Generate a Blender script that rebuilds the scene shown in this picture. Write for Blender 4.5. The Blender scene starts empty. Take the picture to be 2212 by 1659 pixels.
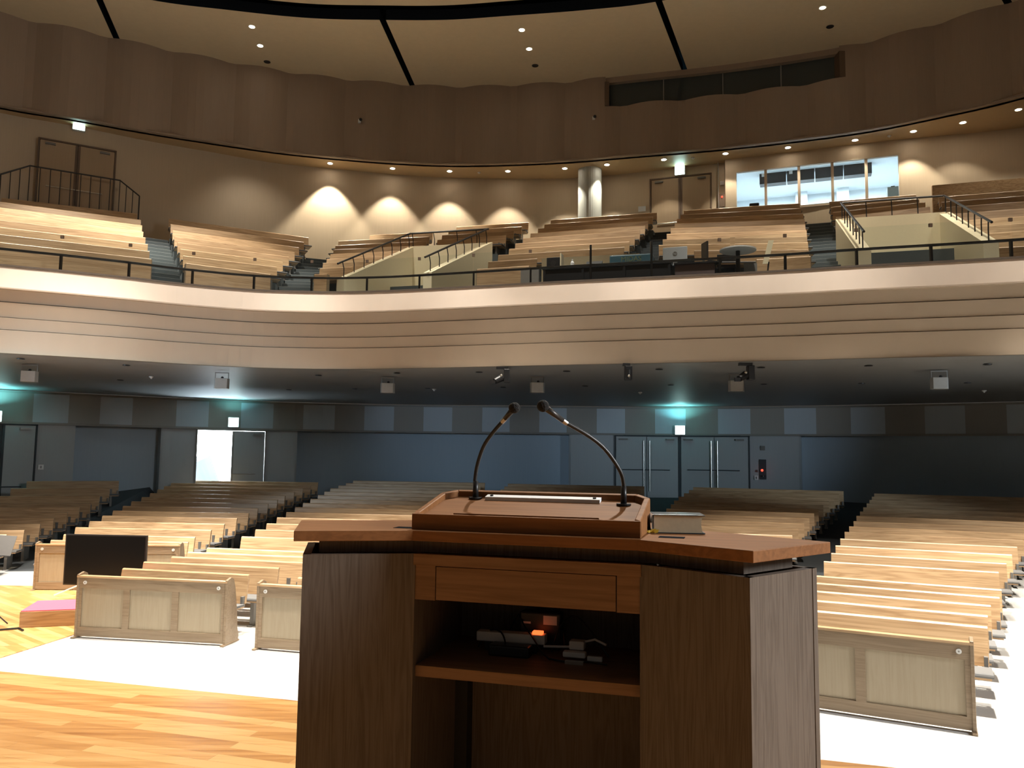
import bpy, math, random
from mathutils import Vector, Matrix
random.seed(7)
S = bpy.context.scene
C = S.collection

# ------------------------------------------------------------------ camera
FPX = 1725.0; PIT = math.radians(5.1); ROL = math.radians(0.7); CZ = 2.7
FW = Vector((0, math.cos(PIT), math.sin(PIT))); U0 = Vector((0, -math.sin(PIT), math.cos(PIT))); R0 = Vector((1, 0, 0))
UP = U0*math.cos(ROL) - R0*math.sin(ROL); RT = R0*math.cos(ROL) + U0*math.sin(ROL)
cam = bpy.data.cameras.new('camera'); cam.sensor_width = 36; cam.lens = 36*FPX/2212; cam.clip_start = .05; cam.clip_end = 200
co = bpy.data.objects.new('camera', cam); C.objects.link(co)
M = Matrix.Identity(4)
for i in range(3):
    M[i][0] = RT[i]; M[i][1] = UP[i]; M[i][2] = -FW[i]; M[i][3] = (0, 0, CZ)[i]
co.matrix_world = M
S.camera = co
S.view_settings.view_transform = 'Standard'; S.view_settings.look = 'None'
S.view_settings.gamma = 1; S.view_settings.use_curve_mapping = False
S.view_settings.exposure = 0.0
# ------------------------------------------------------------------ world + large lights
W = bpy.data.worlds.new('world'); S.world = W; W.use_nodes = True
W.node_tree.nodes['Background'].inputs[0].default_value = (1.0, .89, .76, 1)
W.node_tree.nodes['Background'].inputs[1].default_value = .066

def spot(name, loc, target, power, size, blend=.6, col=(1, .91, .78), rad=.25):
    l = bpy.data.lights.new(name, 'SPOT'); l.energy = power; l.spot_size = math.radians(size); l.spot_blend = blend
    l.color = col; l.shadow_soft_size = rad
    o = bpy.data.objects.new(name, l); C.objects.link(o); o.location = loc
    o.rotation_euler = (Vector(target)-Vector(loc)).to_track_quat('-Z', 'Y').to_euler()
    return o
# hall downlights, hung high over the front rows (above the frame)
spot('hall_spot', (-5.0, 12.6, 15.3), (-5.2, 13.2, 0), 19000, 46, .9)
spot('hall_spot', (-9.0, 14.0, 15.3), (-9.0, 15.5, 0), 12000, 46, .9)
spot('hall_spot', (-7.5, 8.5, 15.3), (-6.8, 9.0, 0), 9500, 38, .9)
spot('hall_spot', (-1.5, 9.0, 15.3), (-2.5, 9.0, 0), 17000, 38, .9)
spot('hall_spot', (-1.0, 13.0, 15.3), (-1.0, 15.5, 0), 14000, 48, .9)
spot('hall_spot', (5.0, 9.0, 15.3), (5.6, 8.2, 0), 26000, 38, .9)
spot('hall_spot', (5.5, 11.0, 15.3), (6.0, 12.6, 0), 14000, 42, .9)
spot('hall_spot', (10.0, 10.4, 15.3), (10.0, 12.4, 0), 13000, 38, 1.0)
# stage light from over the audience
spot('stage_spot', (2.5, 13.0, 15.0), (-1.5, 3.5, 1.2), 9000, 34, .8)
spot('stage_spot', (-6.0, 10.0, 15.0), (-3.2, 3.0, 1.2), 6000, 30, .9)
# slanting light that reaches the rows under the balcony
for x, tx, ty, p in ((-8.5, -8.6, 17.6, 13500), (-3.0, -3.4, 17.8, 13500), (4.5, 6.4, 17.0, 9500), (8.6, 11.4, 16.6, 12000)):
    spot('row_spot', (x, 4.0, 15.2), (tx, ty, 0), p, 23, .8)
# lights close in front of the balcony
for x, y, p in ((-14.5, 13.6, 5600), (-11, 15.6, 5600), (-7.4, 17.6, 5800), (-3.5, 18.1, 5600), (0.6, 16.8, 4600), (4.6, 15.6, 4400), (8.4, 14.3, 3000), (12, 13.2, 2800)):
    spot('balcony_spot', (x, y, 15.9), (x+.3, y+1.0, 6.5), p, 42, .9, (1, .94, .86))
# lights straight over the raked balcony seats
for x, y, tx, ty, p in ((-12.5, 19.0, -12.6, 21.3, 7400), (-9.2, 20.6, -9.2, 23.0, 6000), (-4.8, 22.0, -4.6, 23.2, 2600), (-.2, 21.5, -.2, 22.8, 2000), (2.6, 21.5, 2.7, 23, 2100), (6.2, 19.5, 6.4, 21.3, 2000), (9.4, 18.3, 9.6, 20.3, 3000), (13.2, 17.0, 13.4, 18.8, 2000)):
    spot('gallery_spot', (x, y, 16.1), (tx, ty, 8.0), p, 60, .9)

# added cool fills, source unseen: stage side, and under the balcony to the rear wall
def area(name, loc, target, power, sx, sy, col, spread=180):
    l = bpy.data.lights.new(name, 'AREA'); l.energy = power; l.shape = 'RECTANGLE'; l.size = sx; l.size_y = sy; l.color = col; l.spread = math.radians(spread)
    o = bpy.data.objects.new(name, l); C.objects.link(o); o.location = loc
    o.rotation_euler = (Vector(target)-Vector(loc)).to_track_quat('-Z', 'Y').to_euler()
area('side_fill', (12, .6, 6.8), (1, 2.2, 2.0), 900, 3, 3, (.97, .99, 1.0), 120)
spot('rear_wall_fill', (-15, 11, 4.2), (0, 31, 3.9), 3400, 30, 1.0, (.60, .80, 1.0), .6)
spot('rear_wall_fill', (15, 8, 4.2), (7, 30, 3.9), 3600, 28, 1.0, (.66, .84, 1.0), .6)
spot('wall_wash', (-8.9, 26.6, 13.2), (-9.8, 28.6, 9.5), 110, 100, 1.0, (1, .92, .78), .15)

# ------------------------------------------------------------------ pixel -> place
def ray(px, py): return FW + RT*((px-1106)/FPX) + UP*((829.5-py)/FPX)
def on_z(px, py, z):
    d = ray(px, py); return Vector((0, 0, CZ)) + d*((z-CZ)/d.z)
def on_y(px, py, Y):
    d = ray(px, py); return Vector((0, 0, CZ)) + d*(Y/d.y)
A15 = math.radians(15)
def zf(x, y):
    s = x*math.sin(A15)+y*math.cos(A15)
    b = min(1.0, max(0.0, (-12.35-x)/.4))*max(0.0, y-23.2)*.13      # the far left block climbs a little faster
    return .074*max(0.0, s-14.5)+b
def zflat(x, y): return .068*max(0.0, x*math.sin(A15)+y*math.cos(A15)-14.5)
def proj(p):
    v = Vector(p)-Vector((0, 0, CZ)); d = v.dot(FW); return 1106+FPX*v.dot(RT)/d, 829.5-FPX*v.dot(UP)/d
def refloor(p):
    """plan point measured on the shallower rake -> the same bench end on the built rake"""
    q = proj((p[0], p[1], zflat(*p)+.86)); z = zflat(*p)+.86; r = p
    for _ in range(40):
        r = on_z(q[0], q[1], z); s = r.x*math.sin(A15)+r.y*math.cos(A15); z = .5*z+.5*(.074*max(0.0, s-14.5)+.86)
    return (r.x, r.y)
def hit_curve(cv, px, py):
    """where the sight line meets the vertical curtain over plan curve cv -> point, tangent, arc index"""
    d = ray(px, py); best = None
    for i in range(len(cv)-1):
        ax, ay = cv[i]; bx, by = cv[i+1]; ex, ey = bx-ax, by-ay
        den = d.x*ey - d.y*ex
        if abs(den) < 1e-9: continue
        t = (ax*ey-ay*ex)/den; s = (ax*d.y-ay*d.x)/den
        if t > 0 and -1e-6 <= s <= 1+1e-6 and (best is None or t < best[0]):
            best = (t, i+s, Vector((ex, ey, 0)).normalized())
    if best is None: raise ValueError('no hit %s %s' % (px, py))
    return Vector((0, 0, CZ))+d*best[0], best[2], best[1]

def smooth(pts, n=8):
    out = []; P = [pts[0]]+list(pts)+[pts[-1]]
    for i in range(1, len(P)-2):
        p0, p1, p2, p3 = P[i-1], P[i], P[i+1], P[i+2]
        for j in range(n):
            t = j/n
            out.append(tuple(.5*((2*p1[k])+(-p0[k]+p2[k])*t+(2*p0[k]-5*p1[k]+4*p2[k]-p3[k])*t*t+(-p0[k]+3*p1[k]-3*p2[k]+p3[k])*t**3) for k in (0, 1)))
    out.append(tuple(pts[-1])); return out
def normals(cv):
    ns = []
    for i in range(len(cv)):
        a = cv[max(0, i-1)]; b = cv[min(len(cv)-1, i+1)]
        t = Vector((b[0]-a[0], b[1]-a[1])).normalized(); ns.append((t.y, -t.x))   # towards the stage
    return ns
def offset(cv, d):
    ns = normals(cv); return [(c[0]+n[0]*d, c[1]+n[1]*d) for c, n in zip(cv, ns)]

# ------------------------------------------------------------------ materials
def new_mat(name):
    m = bpy.data.materials.new(name); m.use_nodes = True; nt = m.node_tree
    return m, nt, nt.nodes['Principled BSDF']
def plain(name, col, rough=.6, metal=0, noise=.06, nscale=18, emis=None, es=0, bump=0):
    m, nt, b = new_mat(name)
    b.inputs['Roughness'].default_value = rough; b.inputs['Metallic'].default_value = metal
    tc = nt.nodes.new('ShaderNodeTexCoord'); nz = nt.nodes.new('ShaderNodeTexNoise'); nz.inputs['Scale'].default_value = nscale
    nt.links.new(tc.outputs['Object'], nz.inputs['Vector'])
    mx = nt.nodes.new('ShaderNodeMix'); mx.data_type = 'RGBA'
    mx.inputs[6].default_value = tuple(c*(1-noise) for c in col)+(1,); mx.inputs[7].default_value = tuple(min(1, c*(1+noise)) for c in col)+(1,)
    nt.links.new(nz.outputs['Fac'], mx.inputs[0]); nt.links.new(mx.outputs[2], b.inputs['Base Color'])
    if name in ('dark_void', 'black_screen'): b.inputs['Specular IOR Level'].default_value = .04 if name == 'dark_void' else .2
    if emis: b.inputs['Emission Color'].default_value = tuple(emis)+(1,); b.inputs['Emission Strength'].default_value = es
    if bump:
        bp = nt.nodes.new('ShaderNodeBump'); bp.inputs['Strength'].default_value = bump; bp.inputs['Distance'].default_value = .01
        nt.links.new(nz.outputs['Fac'], bp.inputs['Height']); nt.links.new(bp.outputs[0], b.inputs['Normal'])
    return m
def wood(name, c1, c2, axis='x', scale=1.0, rough=.45, var=.22, fig=1.0):
    """streaky timber: c1 light, c2 dark grain, stretched along axis of the object's own coordinates"""
    m, nt, b = new_mat(name); N = nt.nodes; L = nt.links
    tc = N.new('ShaderNodeTexCoord'); mp = N.new('ShaderNodeMapping')
    st = {'x': (.35, 7, 7), 'y': (7, .35, 7), 'z': (7, 7, .35)}[axis]
    mp.inputs['Scale'].default_value = tuple(v*scale for v in st)
    oi = N.new('ShaderNodeObjectInfo'); add = N.new('ShaderNodeVectorMath'); add.operation = 'ADD'
    ml = N.new('ShaderNodeMath'); ml.operation = 'MULTIPLY'; ml.inputs[1].default_value = 37
    L.new(oi.outputs['Random'], ml.inputs[0]); L.new(tc.outputs['Object'], mp.inputs['Vector']); L.new(mp.outputs[0], add.inputs[0]); L.new(ml.outputs[0], add.inputs[1])
    n1 = N.new('ShaderNodeTexNoise'); n1.inputs['Scale'].default_value = 1.3; n1.inputs['Detail'].default_value = 5; n1.inputs['Distortion'].default_value = .9
    n2 = N.new('ShaderNodeTexNoise'); n2.inputs['Scale'].default_value = 7; n2.inputs['Detail'].default_value = 3
    L.new(add.outputs[0], n1.inputs['Vector']); L.new(add.outputs[0], n2.inputs['Vector'])
    wv = N.new('ShaderNodeMath'); wv.operation = 'PINGPONG'; wv.inputs[1].default_value = .5
    m6 = N.new('ShaderNodeMath'); m6.operation = 'MULTIPLY'; m6.inputs[1].default_value = 6*fig
    L.new(n1.outputs['Fac'], m6.inputs[0]); L.new(m6.outputs[0], wv.inputs[0])
    a2 = N.new('ShaderNodeMath'); a2.operation = 'ADD'; L.new(wv.outputs[0], a2.inputs[0]); L.new(n2.outputs['Fac'], a2.inputs[1])
    cr = N.new('ShaderNodeValToRGB'); cr.color_ramp.elements[0].position = .35; cr.color_ramp.elements[1].position = .95
    cr.color_ramp.elements[0].color = tuple(c2)+(1,); cr.color_ramp.elements[1].color = tuple(c1)+(1,)
    L.new(a2.outputs[0], cr.inputs[0])
    hs = N.new('ShaderNodeHueSaturation'); mr = N.new('ShaderNodeMapRange')
    mr.inputs[3].default_value = 1-var*.6; mr.inputs[4].default_value = 1+var*.5
    L.new(oi.outputs['Random'], mr.inputs[0]); L.new(mr.outputs[0], hs.inputs['Value']); L.new(cr.outputs[0], hs.inputs['Color'])
    L.new(hs.outputs[0], b.inputs['Base Color']); b.inputs['Roughness'].default_value = rough
    if name.startswith('lectern'): b.inputs['Specular IOR Level'].default_value = .10
    return m
def planks(name, cols, w=.09, l=1.1, rot=0, rough=.3):
    m, nt, b = new_mat(name); N = nt.nodes; L = nt.links
    tc = N.new('ShaderNodeTexCoord'); mp = N.new('ShaderNodeMapping'); mp.inputs['Rotation'].default_value = (0, 0, rot)
    L.new(tc.outputs['Object'], mp.inputs['Vector'])
    br = N.new('ShaderNodeTexBrick'); br.offset = .37; br.inputs['Scale'].default_value = 1
    br.inputs['Brick Width'].default_value = l; br.inputs['Row Height'].default_value = w; br.inputs['Mortar Size'].default_value = .0015
    br.inputs['Color1'].default_value = (0, 0, 0, 1); br.inputs['Color2'].default_value = (1, 1, 1, 1); br.inputs['Mortar'].default_value = (.1, .1, .1, 1)
    L.new(mp.outputs[0], br.inputs['Vector'])
    mp2 = N.new('ShaderNodeMapping'); mp2.inputs['Rotation'].default_value = (0, 0, rot); mp2.inputs['Scale'].default_value = (1, 14, 1); L.new(tc.outputs['Object'], mp2.inputs['Vector'])
    nz = N.new('ShaderNodeTexNoise'); nz.inputs['Scale'].default_value = 2.2; nz.inputs['Detail'].default_value = 5; L.new(mp2.outputs[0], nz.inputs['Vector'])
    mx = N.new('ShaderNodeMath'); mx.operation = 'MULTIPLY_ADD'; mx.inputs[1].default_value = .55
    L.new(nz.outputs['Fac'], mx.inputs[2]); L.new(br.outputs['Color'], mx.inputs[0])
    cr = N.new('ShaderNodeValToRGB'); e = cr.color_ramp.elements; e[0].position = .3; e[1].position = 1.0
    e[0].color = tuple(cols[0])+(1,); e[1].color = tuple(cols[2])+(1,); k = e.new(.62); k.color = tuple(cols[1])+(1,)
    L.new(mx.outputs[0], cr.inputs[0]); L.new(cr.outputs[0], b.inputs['Base Color']); b.inputs['Roughness'].default_value = rough
    return m
def panelled(name, c1, c2, rough=.6, vscale=30):
    """veneer wall: fine upright grain (object z stretched)"""
    m, nt, b = new_mat(name); N = nt.nodes; L = nt.links
    tc = N.new('ShaderNodeTexCoord'); mp = N.new('ShaderNodeMapping'); mp.inputs['Scale'].default_value = (vscale, vscale, 1.2)
    nz = N.new('ShaderNodeTexNoise'); nz.inputs['Scale'].default_value = 1; nz.inputs['Detail'].default_value = 3
    L.new(tc.outputs['Object'], mp.inputs['Vector']); L.new(mp.outputs[0], nz.inputs['Vector'])
    mx = N.new('ShaderNodeMix'); mx.data_type = 'RGBA'; mx.inputs[6].default_value = tuple(c1)+(1,); mx.inputs[7].default_value = tuple(c2)+(1,)
    L.new(nz.outputs['Fac'], mx.inputs[0]); L.new(mx.outputs[2], b.inputs['Base Color']); b.inputs['Roughness'].default_value = rough
    return m
def glass(name, tint=(.86, .93, .9), refl=.10):
    m = bpy.data.materials.new(name); m.use_nodes = True; nt = m.node_tree; nt.nodes.clear(); N = nt.nodes
    o = N.new('ShaderNodeOutputMaterial'); t = N.new('ShaderNodeBsdfTransparent'); t.inputs[0].default_value = tuple(tint)+(1,)
    g = N.new('ShaderNodeBsdfGlossy'); g.inputs['Roughness'].default_value = .02
    f = N.new('ShaderNodeFresnel'); f.inputs[0].default_value = 1.45
    mx = N.new('ShaderNodeMixShader'); nt.links.new(f.outputs[0], mx.inputs[0]); nt.links.new(t.outputs[0], mx.inputs[1]); nt.links.new(g.outputs[0], mx.inputs[2]); nt.links.new(mx.outputs[0], o.inputs[0])
    return m

m_pew = wood('oak_pew', (.60, .41, .235), (.40, .245, .125), 'x', .62, .42, .34, 1.4)
m_pewp = wood('oak_pew_upright', (.36, .30, .21), (.33, .27, .185), 'z', 1.0, .5, .10)
m_frame = wood('oak_frame', (.29, .215, .14), (.215, .15, .09), 'x', 1.0, .45, .1)
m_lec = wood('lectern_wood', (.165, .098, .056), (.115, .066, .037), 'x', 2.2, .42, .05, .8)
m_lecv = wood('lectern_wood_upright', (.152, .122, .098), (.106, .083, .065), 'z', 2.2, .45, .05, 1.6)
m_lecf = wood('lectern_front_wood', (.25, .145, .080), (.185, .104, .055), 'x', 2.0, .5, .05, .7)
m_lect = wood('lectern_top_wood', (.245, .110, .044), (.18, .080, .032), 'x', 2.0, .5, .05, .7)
m_stage = planks('stage_planks', ((.38, .155, .038), (.57, .28, .085), (.76, .44, .17)), rot=math.radians(16))
m_fwood = planks('hall_planks', ((.36, .16, .045), (.55, .28, .09), (.72, .43, .18)), rot=math.radians(40))
m_carpet = plain('grey_carpet', (.50, .50, .49), .95, noise=.05, nscale=60, bump=.3)
m_slate = plain('slate_carpet', (.105, .125, .135), .95, noise=.1, nscale=40)
m_slate2 = plain('dark_carpet', (.055, .062, .068), .95, noise=.1, nscale=40)
m_nose = plain('pale_nosing', (.42, .44, .44), .5)
m_cush = plain('grey_cushion', (.16, .16, .16), .9, nscale=50)
m_metal = plain('dark_metal', (.05, .047, .045), .4, .6)
m_legm = plain('grey_bracket', (.20, .195, .185), .45, .3)
m_white = plain('white_plastic', (.72, .72, .70), .4)
m_black = plain('black_plastic', (.012, .012, .013), .4)
m_screen = plain('black_screen', (.008, .008, .008), .12, noise=0)
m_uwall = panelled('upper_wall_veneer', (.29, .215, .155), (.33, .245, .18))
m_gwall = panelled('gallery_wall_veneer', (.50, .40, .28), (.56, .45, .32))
m_ceil = plain('ceiling_veneer', (.66, .54, .36), .5, noise=.05, nscale=6)
m_soff = plain('soffit_veneer', (.50, .35, .19), .5, noise=.05, nscale=6)
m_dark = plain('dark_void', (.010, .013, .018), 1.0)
m_band = panelled('balcony_band_lit', (.66, .55, .44), (.72, .60, .49), .5, 3)  # lighter than the fascia to carry the light it catches
m_fasc = panelled('balcony_fascia', (.50, .41, .31), (.55, .45, .34), .55, 3)
m_cap = plain('balcony_cap', (.16, .13, .105), .5)
m_groove = plain('groove_dark', (.10, .065, .045), .8)
m_under = plain('under_ceiling', (.27, .27, .26), .5, noise=.05, nscale=4)
m_lwall = panelled('lower_wall', (.33, .41, .48), (.37, .45, .52))  # blue of dim daylight put into the wall's own colour
m_lwall2 = panelled('lower_wall_vestibule', (.36, .38, .39), (.39, .41, .42))
m_fr1 = panelled('frieze_pale', (.40, .45, .49), (.43, .48, .52))
m_fr2 = panelled('frieze_brown', (.27, .26, .235), (.295, .28, .255))
m_trimw = plain('trim_grey', (.22, .21, .19), .5)
m_door = panelled('door_veneer', (.34, .36, .365), (.37, .39, .395))
m_gdoor = panelled('gallery_door_veneer', (.36, .26, .165), (.41, .30, .19))
m_steel = plain('brushed_steel', (.55, .53, .48), .3, .9)
m_brown = plain('brown_line', (.13, .085, .055), .6)
m_cream = plain('cream_parapet', (.74, .65, .44), .6, noise=.03)
m_glass = glass('clear_glass', (.92, .955, .94))
m_dglass = plain('dark_window_glass', (.045, .055, .055), .12, noise=.02)
m_exit = plain('exit_glow', (.6, .9, .85), .5, emis=(.62, 1.0, .93), es=14)
m_lamp = plain('lamp_glow', (1, .95, .85), .5, emis=(1, .86, .68), es=60)
m_red = plain('red_led', (.9, .05, .02), .5, emis=(1, .06, .03), es=3)
m_orange = plain('orange_switch', (.9, .2, .05), .4, emis=(1, .13, .03), es=2.2)
m_pink = plain('pink_cloth', (.93, .13, .21), .8, noise=.04)
m_roomw = plain('booth_white', (.62, .68, .71), .8)
m_book = plain('book_cover', (.03, .045, .06), .3)
m_page = plain('gilt_pages', (.78, .74, .56), .5, noise=.08, nscale=90)
m_pagee = plain('page_silver', (.62, .64, .66), .4)
m_yellow = plain('yellow_ribbon', (.80, .62, .07), .6)
m_column = plain('column_paint', (.52, .55, .52), .5)
m_blue = plain('blue_screen', (.05, .11, .14), .25)
m_foam = plain('mic_foam', (.006, .0055, .0055), .95, noise=.4, nscale=160, bump=.6)
m_paper = plain('paper_white', (.68, .70, .72), .5)

# ------------------------------------------------------------------ mesh builder
class MB:
    def __init__(s): s.v = []; s.f = []; s.m = []
    def add(s, vs, fs, mi=0):
        b = len(s.v); s.v += [tuple(v) for v in vs]; s.f += [tuple(i+b for i in f) for f in fs]; s.m += [mi]*len(fs); return s
    def box(s, x0, x1, y0, y1, z0, z1, mi=0, M=None):
        vs = [Vector(p) for p in ((x0, y0, z0), (x1, y0, z0), (x1, y1, z0), (x0, y1, z0), (x0, y0, z1), (x1, y0, z1), (x1, y1, z1), (x0, y1, z1))]
        if M: vs = [M@v for v in vs]
        return s.add(vs, [(0, 3, 2, 1), (4, 5, 6, 7), (0, 1, 5, 4), (1, 2, 6, 5), (2, 3, 7, 6), (3, 0, 4, 7)], mi)
    def prism(s, poly, z0, z1, mi=0, side=None):
        """poly counter-clockwise plan outline; z0,z1 numbers or functions of (x,y)"""
        a = z0 if callable(z0) else (lambda x, y: z0); b = z1 if callable(z1) else (lambda x, y: z1); n = len(poly)
        vs = [(p[0], p[1], a(*p[:2])) for p in poly]+[(p[0], p[1], b(*p[:2])) for p in poly]
        s.add(vs, [tuple(range(n-1, -1, -1)), tuple(range(n, 2*n))], mi)
        bb = len(s.v)-2*n
        for i in range(n):
            j = (i+1) % n; s.f.append((bb+i, bb+j, bb+n+j, bb+n+i)); s.m.append(mi if side is None else side)
        return s
    def tube(s, pts, r, n=8, mi=0, cap=True):
        P = [Vector(p) for p in pts]; rs = r if isinstance(r, (list, tuple)) else [r]*len(P); vs = []
        ref = None
        for i, p in enumerate(P):
            t = (P[min(i+1, len(P)-1)]-P[max(i-1, 0)]).normalized()
            if ref is None: ref = Vector((0, 0, 1)) if abs(t.z) < .9 else Vector((1, 0, 0))
            u = t.cross(ref).normalized(); w = u.cross(t).normalized(); ref = w
            for k in range(n):
                a = 2*math.pi*k/n; vs.append(p+u*math.cos(a)*rs[i]+w*math.sin(a)*rs[i])
        fs = [(i*n+k, i*n+(k+1) % n, (i+1)*n+(k+1) % n, (i+1)*n+k) for i in range(len(P)-1) for k in range(n)]
        if cap: fs += [tuple(range(n-1, -1, -1)), tuple((len(P)-1)*n+k for k in range(n))]
        return s.add(vs, fs, mi)
    def disc(s, c, r, z0, z1, n=20, mi=0):
        return s.prism([(c[0]+r*math.cos(2*math.pi*k/n), c[1]+r*math.sin(2*math.pi*k/n)) for k in range(n)], z0, z1, mi)
    def ball(s, c, r, n=16, m=10, mi=0, sc=(1, 1, 1)):
        c = Vector(c); vs = [c+Vector((0, 0, r*sc[2]))]
        for i in range(1, m):
            for k in range(n):
                a = math.pi*i/m; b = 2*math.pi*k/n
                vs.append(c+Vector((r*math.sin(a)*math.cos(b)*sc[0], r*math.sin(a)*math.sin(b)*sc[1], r*math.cos(a)*sc[2])))
        vs.append(c-Vector((0, 0, r*sc[2])))
        fs = [(0, 1+k, 1+(k+1) % n) for k in range(n)]
        for i in range(m-2):
            for k in range(n): fs.append((1+i*n+k, 1+(i+1)*n+k, 1+(i+1)*n+(k+1) % n, 1+i*n+(k+1) % n))
        e = 1+(m-1)*n; fs += [(e, 1+(m-2)*n+(k+1) % n, 1+(m-2)*n+k) for k in range(n)]
        return s.add(vs, fs, mi)
    def sweep(s, cv, prof, mis=None):
        """profile [(offset towards stage, z)] swept along plan curve"""
        ns = normals(cv); n = len(prof); vs = []
        for c, q in zip(cv, ns):
            for o, z in prof: vs.append((c[0]+q[0]*o, c[1]+q[1]*o, z))
        b = len(s.v); s.v += vs
        for i in range(len(cv)-1):
            for k in range(n-1):
                s.f.append((b+i*n+k, b+(i+1)*n+k, b+(i+1)*n+k+1, b+i*n+k+1)); s.m.append(mis[k] if mis else 0)
        return s
    def build(s, name, mats, parent=None, smooth_=False, bevel=0):
        me = bpy.data.meshes.new(name); me.from_pydata(s.v, [], s.f)
        mats = mats if isinstance(mats, (list, tuple)) else [mats]
        for m in mats: me.materials.append(m)
        for p, i in zip(me.polygons, s.m): p.material_index = min(i, len(mats)-1); p.use_smooth = smooth_
        me.update()
        o = bpy.data.objects.new(name, me); C.objects.link(o)
        if parent: o.parent = parent
        if bevel:
            bv = o.modifiers.new('bevel', 'BEVEL'); bv.width = bevel; bv.segments = 2; bv.limit_method = 'ANGLE'
        return o
def tag(o, label, cat, group=None, kind=None):
    o['label'] = label; o['category'] = cat
    if group: o['group'] = group
    if kind: o['kind'] = kind
    return o
def thing(name, label, cat, loc=(0, 0, 0), rz=0, group=None):
    o = bpy.data.objects.new(name, None); C.objects.link(o); o.location = loc; o.rotation_euler = (0, 0, rz); o.empty_display_size = .1
    return tag(o, label, cat, group)
def struct(o): o['kind'] = 'structure'; return o
ORD = ['first', 'second', 'third', 'fourth', 'fifth', 'sixth', 'seventh', 'eighth', 'ninth', 'tenth', 'eleventh', 'twelfth', 'thirteenth', 'fourteenth', 'fifteenth', 'sixteenth', 'seventeenth', 'eighteenth']
def lerp(a, b, t): return tuple(a[i]+(b[i]-a[i])*t for i in range(len(a)))

# ================================================================== ROOM
# --- hall floor (rises gently towards the back)
g = MB(); nx, ny = 120, 84; X0, X1, Y0, Y1 = -24, 24, -6, 36
for j in range(ny+1):
    for i in range(nx+1):
        x = X0+(X1-X0)*i/nx; y = Y0+(Y1-Y0)*j/ny; g.v.append((x, y, zf(x, y)))
for j in range(ny):
    for i in range(nx):
        a = j*(nx+1)+i; g.f.append((a, a+1, a+nx+2, a+nx+1)); cx, cy = g.v[a][0]+.2, g.v[a][1]+.2
        g.m.append(1 if cx*math.sin(A15)+cy*math.cos(A15) > 14.7 and (cx-7.6)*.792-(cy-13.28)*.61 < 0 else 0)
struct(g.build('floor', [m_carpet, m_slate2]))
g = MB(); g.prism([(-6.35, 12.05), (-6.45, 15.95), (-9.4, 16.1), (-20, 16.6), (-20, 6.2), (-6.75, 9.55)], .0, .012)
struct(g.build('floor_planks', m_fwood))
# --- stage
ZS = 1.15
def stage_y(x): return 4.78-.262*x if x > -4 else 4.78-.262*x
g = MB(); g.prism([(-14, -4), (14, -4), (14, 4.78-.29*14), (1.66, 4.28), (-1.4, 5.19), (-3.55, 5.75), (-14, 8.3)], 0, ZS, 0, 1)
struct(g.build('floor_stage', [m_stage, m_frame]))
# --- lower back wall, doors, frieze, under-balcony ceiling
LW = smooth([(-22, 19.5), (-18.9, 23.0), (-16.1, 25.5), (-11.5, 28.7), (-7.7, 30.3), (-3.5, 30.8), (0, 30.5), (5.9, 30.2), (10.9, 28.4), (16.2, 25.3), (19.5, 22.5), (22, 19.5)], 8)
ZT = 3.53; ZC = 4.6
def sub(cv, a, b):
    out = [lerp(cv[int(a)], cv[min(int(a)+1, len(cv)-1)], a-int(a))]
    out += [cv[i] for i in range(int(a)+1, int(b)+1)]
    if b > int(b): out.append(lerp(cv[int(b)], cv[min(int(b)+1, len(cv)-1)], b-int(b)))
    return out
def arc(cv, px, py=900): return hit_curve(cv, px, py)[2]
LWin = offset(LW, .0); LWrec = offset(LW, -.55)
aV1a, aD1a, aD1m, aD1b, aV1b = [arc(LW, p, 980) for p in (347, 425, 499, 571, 640)]
aV2a, aD2a, aD2b, aD3a, aD3b, aV2b = [arc(LW, p, 980) for p in (1231, 1330, 1465, 1471, 1617, 1728)]
aL = arc(LW, 74, 980)
def wall_sec(name, cv, a, b, z0, z1, mat, th=.25):
    c = sub(cv, a, b); o = [(0, z0), (0, z1)]; g = MB(); g.sweep(c, [(0, z0), (0, z1), (-th, z1), (-th, z0), (0, z0)])
    for e in (0, len(c)-1):
        n = normals(c)[e]; p = c[e]; q = (p[0]-n[0]*th, p[1]-n[1]*th)
        g.add([(p[0], p[1], z0), (q[0], q[1], z0), (q[0], q[1], z1), (p[0], p[1], z1)], [(0, 1, 2, 3)])
    return struct(g.build(name, mat))
wall_sec('wall_back_left', LW, 0, arc(LW, 160, 980), -.2, ZT, m_lwall2)
wall_sec('wall_back_left_recess', LWrec, arc(LW, 160, 980)-.3, aV1a+.4, -.2, ZT, m_lwall)
wall_sec('wall_back_vestibule', LW, aV1a, aD1a, -.2, ZT, m_lwall2)
wall_sec('wall_back_vestibule', LW, aD1b, aV1b, -.2, ZT, m_lwall2)
wall_sec('wall_back_recess', LWrec, aV1b-.5, aV2a+.5, -.2, ZT, m_lwall)
wall_sec('wall_back_vestibule', LW, aV2a, aV2b, -.2, ZT, m_lwall2, .3)
wall_sec('wall_back_right_recess', LWrec, aV2b-.5, len(LW)-1.01, -.2, ZT, m_lwall)
# vestibule cheeks
for a in (aV1b, aV2a, aV2b, aV1a):
    i = int(a); p = lerp(LW[i], LW[i+1], a-i); n = normals(LW)[i]
    g = MB(); t = Vector((LW[i+1][0]-LW[i][0], LW[i+1][1]-LW[i][1])).normalized()
    q = (p[0]-n[0]*.6, p[1]-n[1]*.6)
    g.prism([(p[0]-t.x*.02, p[1]-t.y*.02), (p[0]+t.x*.02, p[1]+t.y*.02), (q[0]+t.x*.02, q[1]+t.y*.02), (q[0]-t.x*.02, q[1]-t.y*.02)], -.2, ZT)
    struct(g.build('wall_back_return', m_lwall2))
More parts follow.
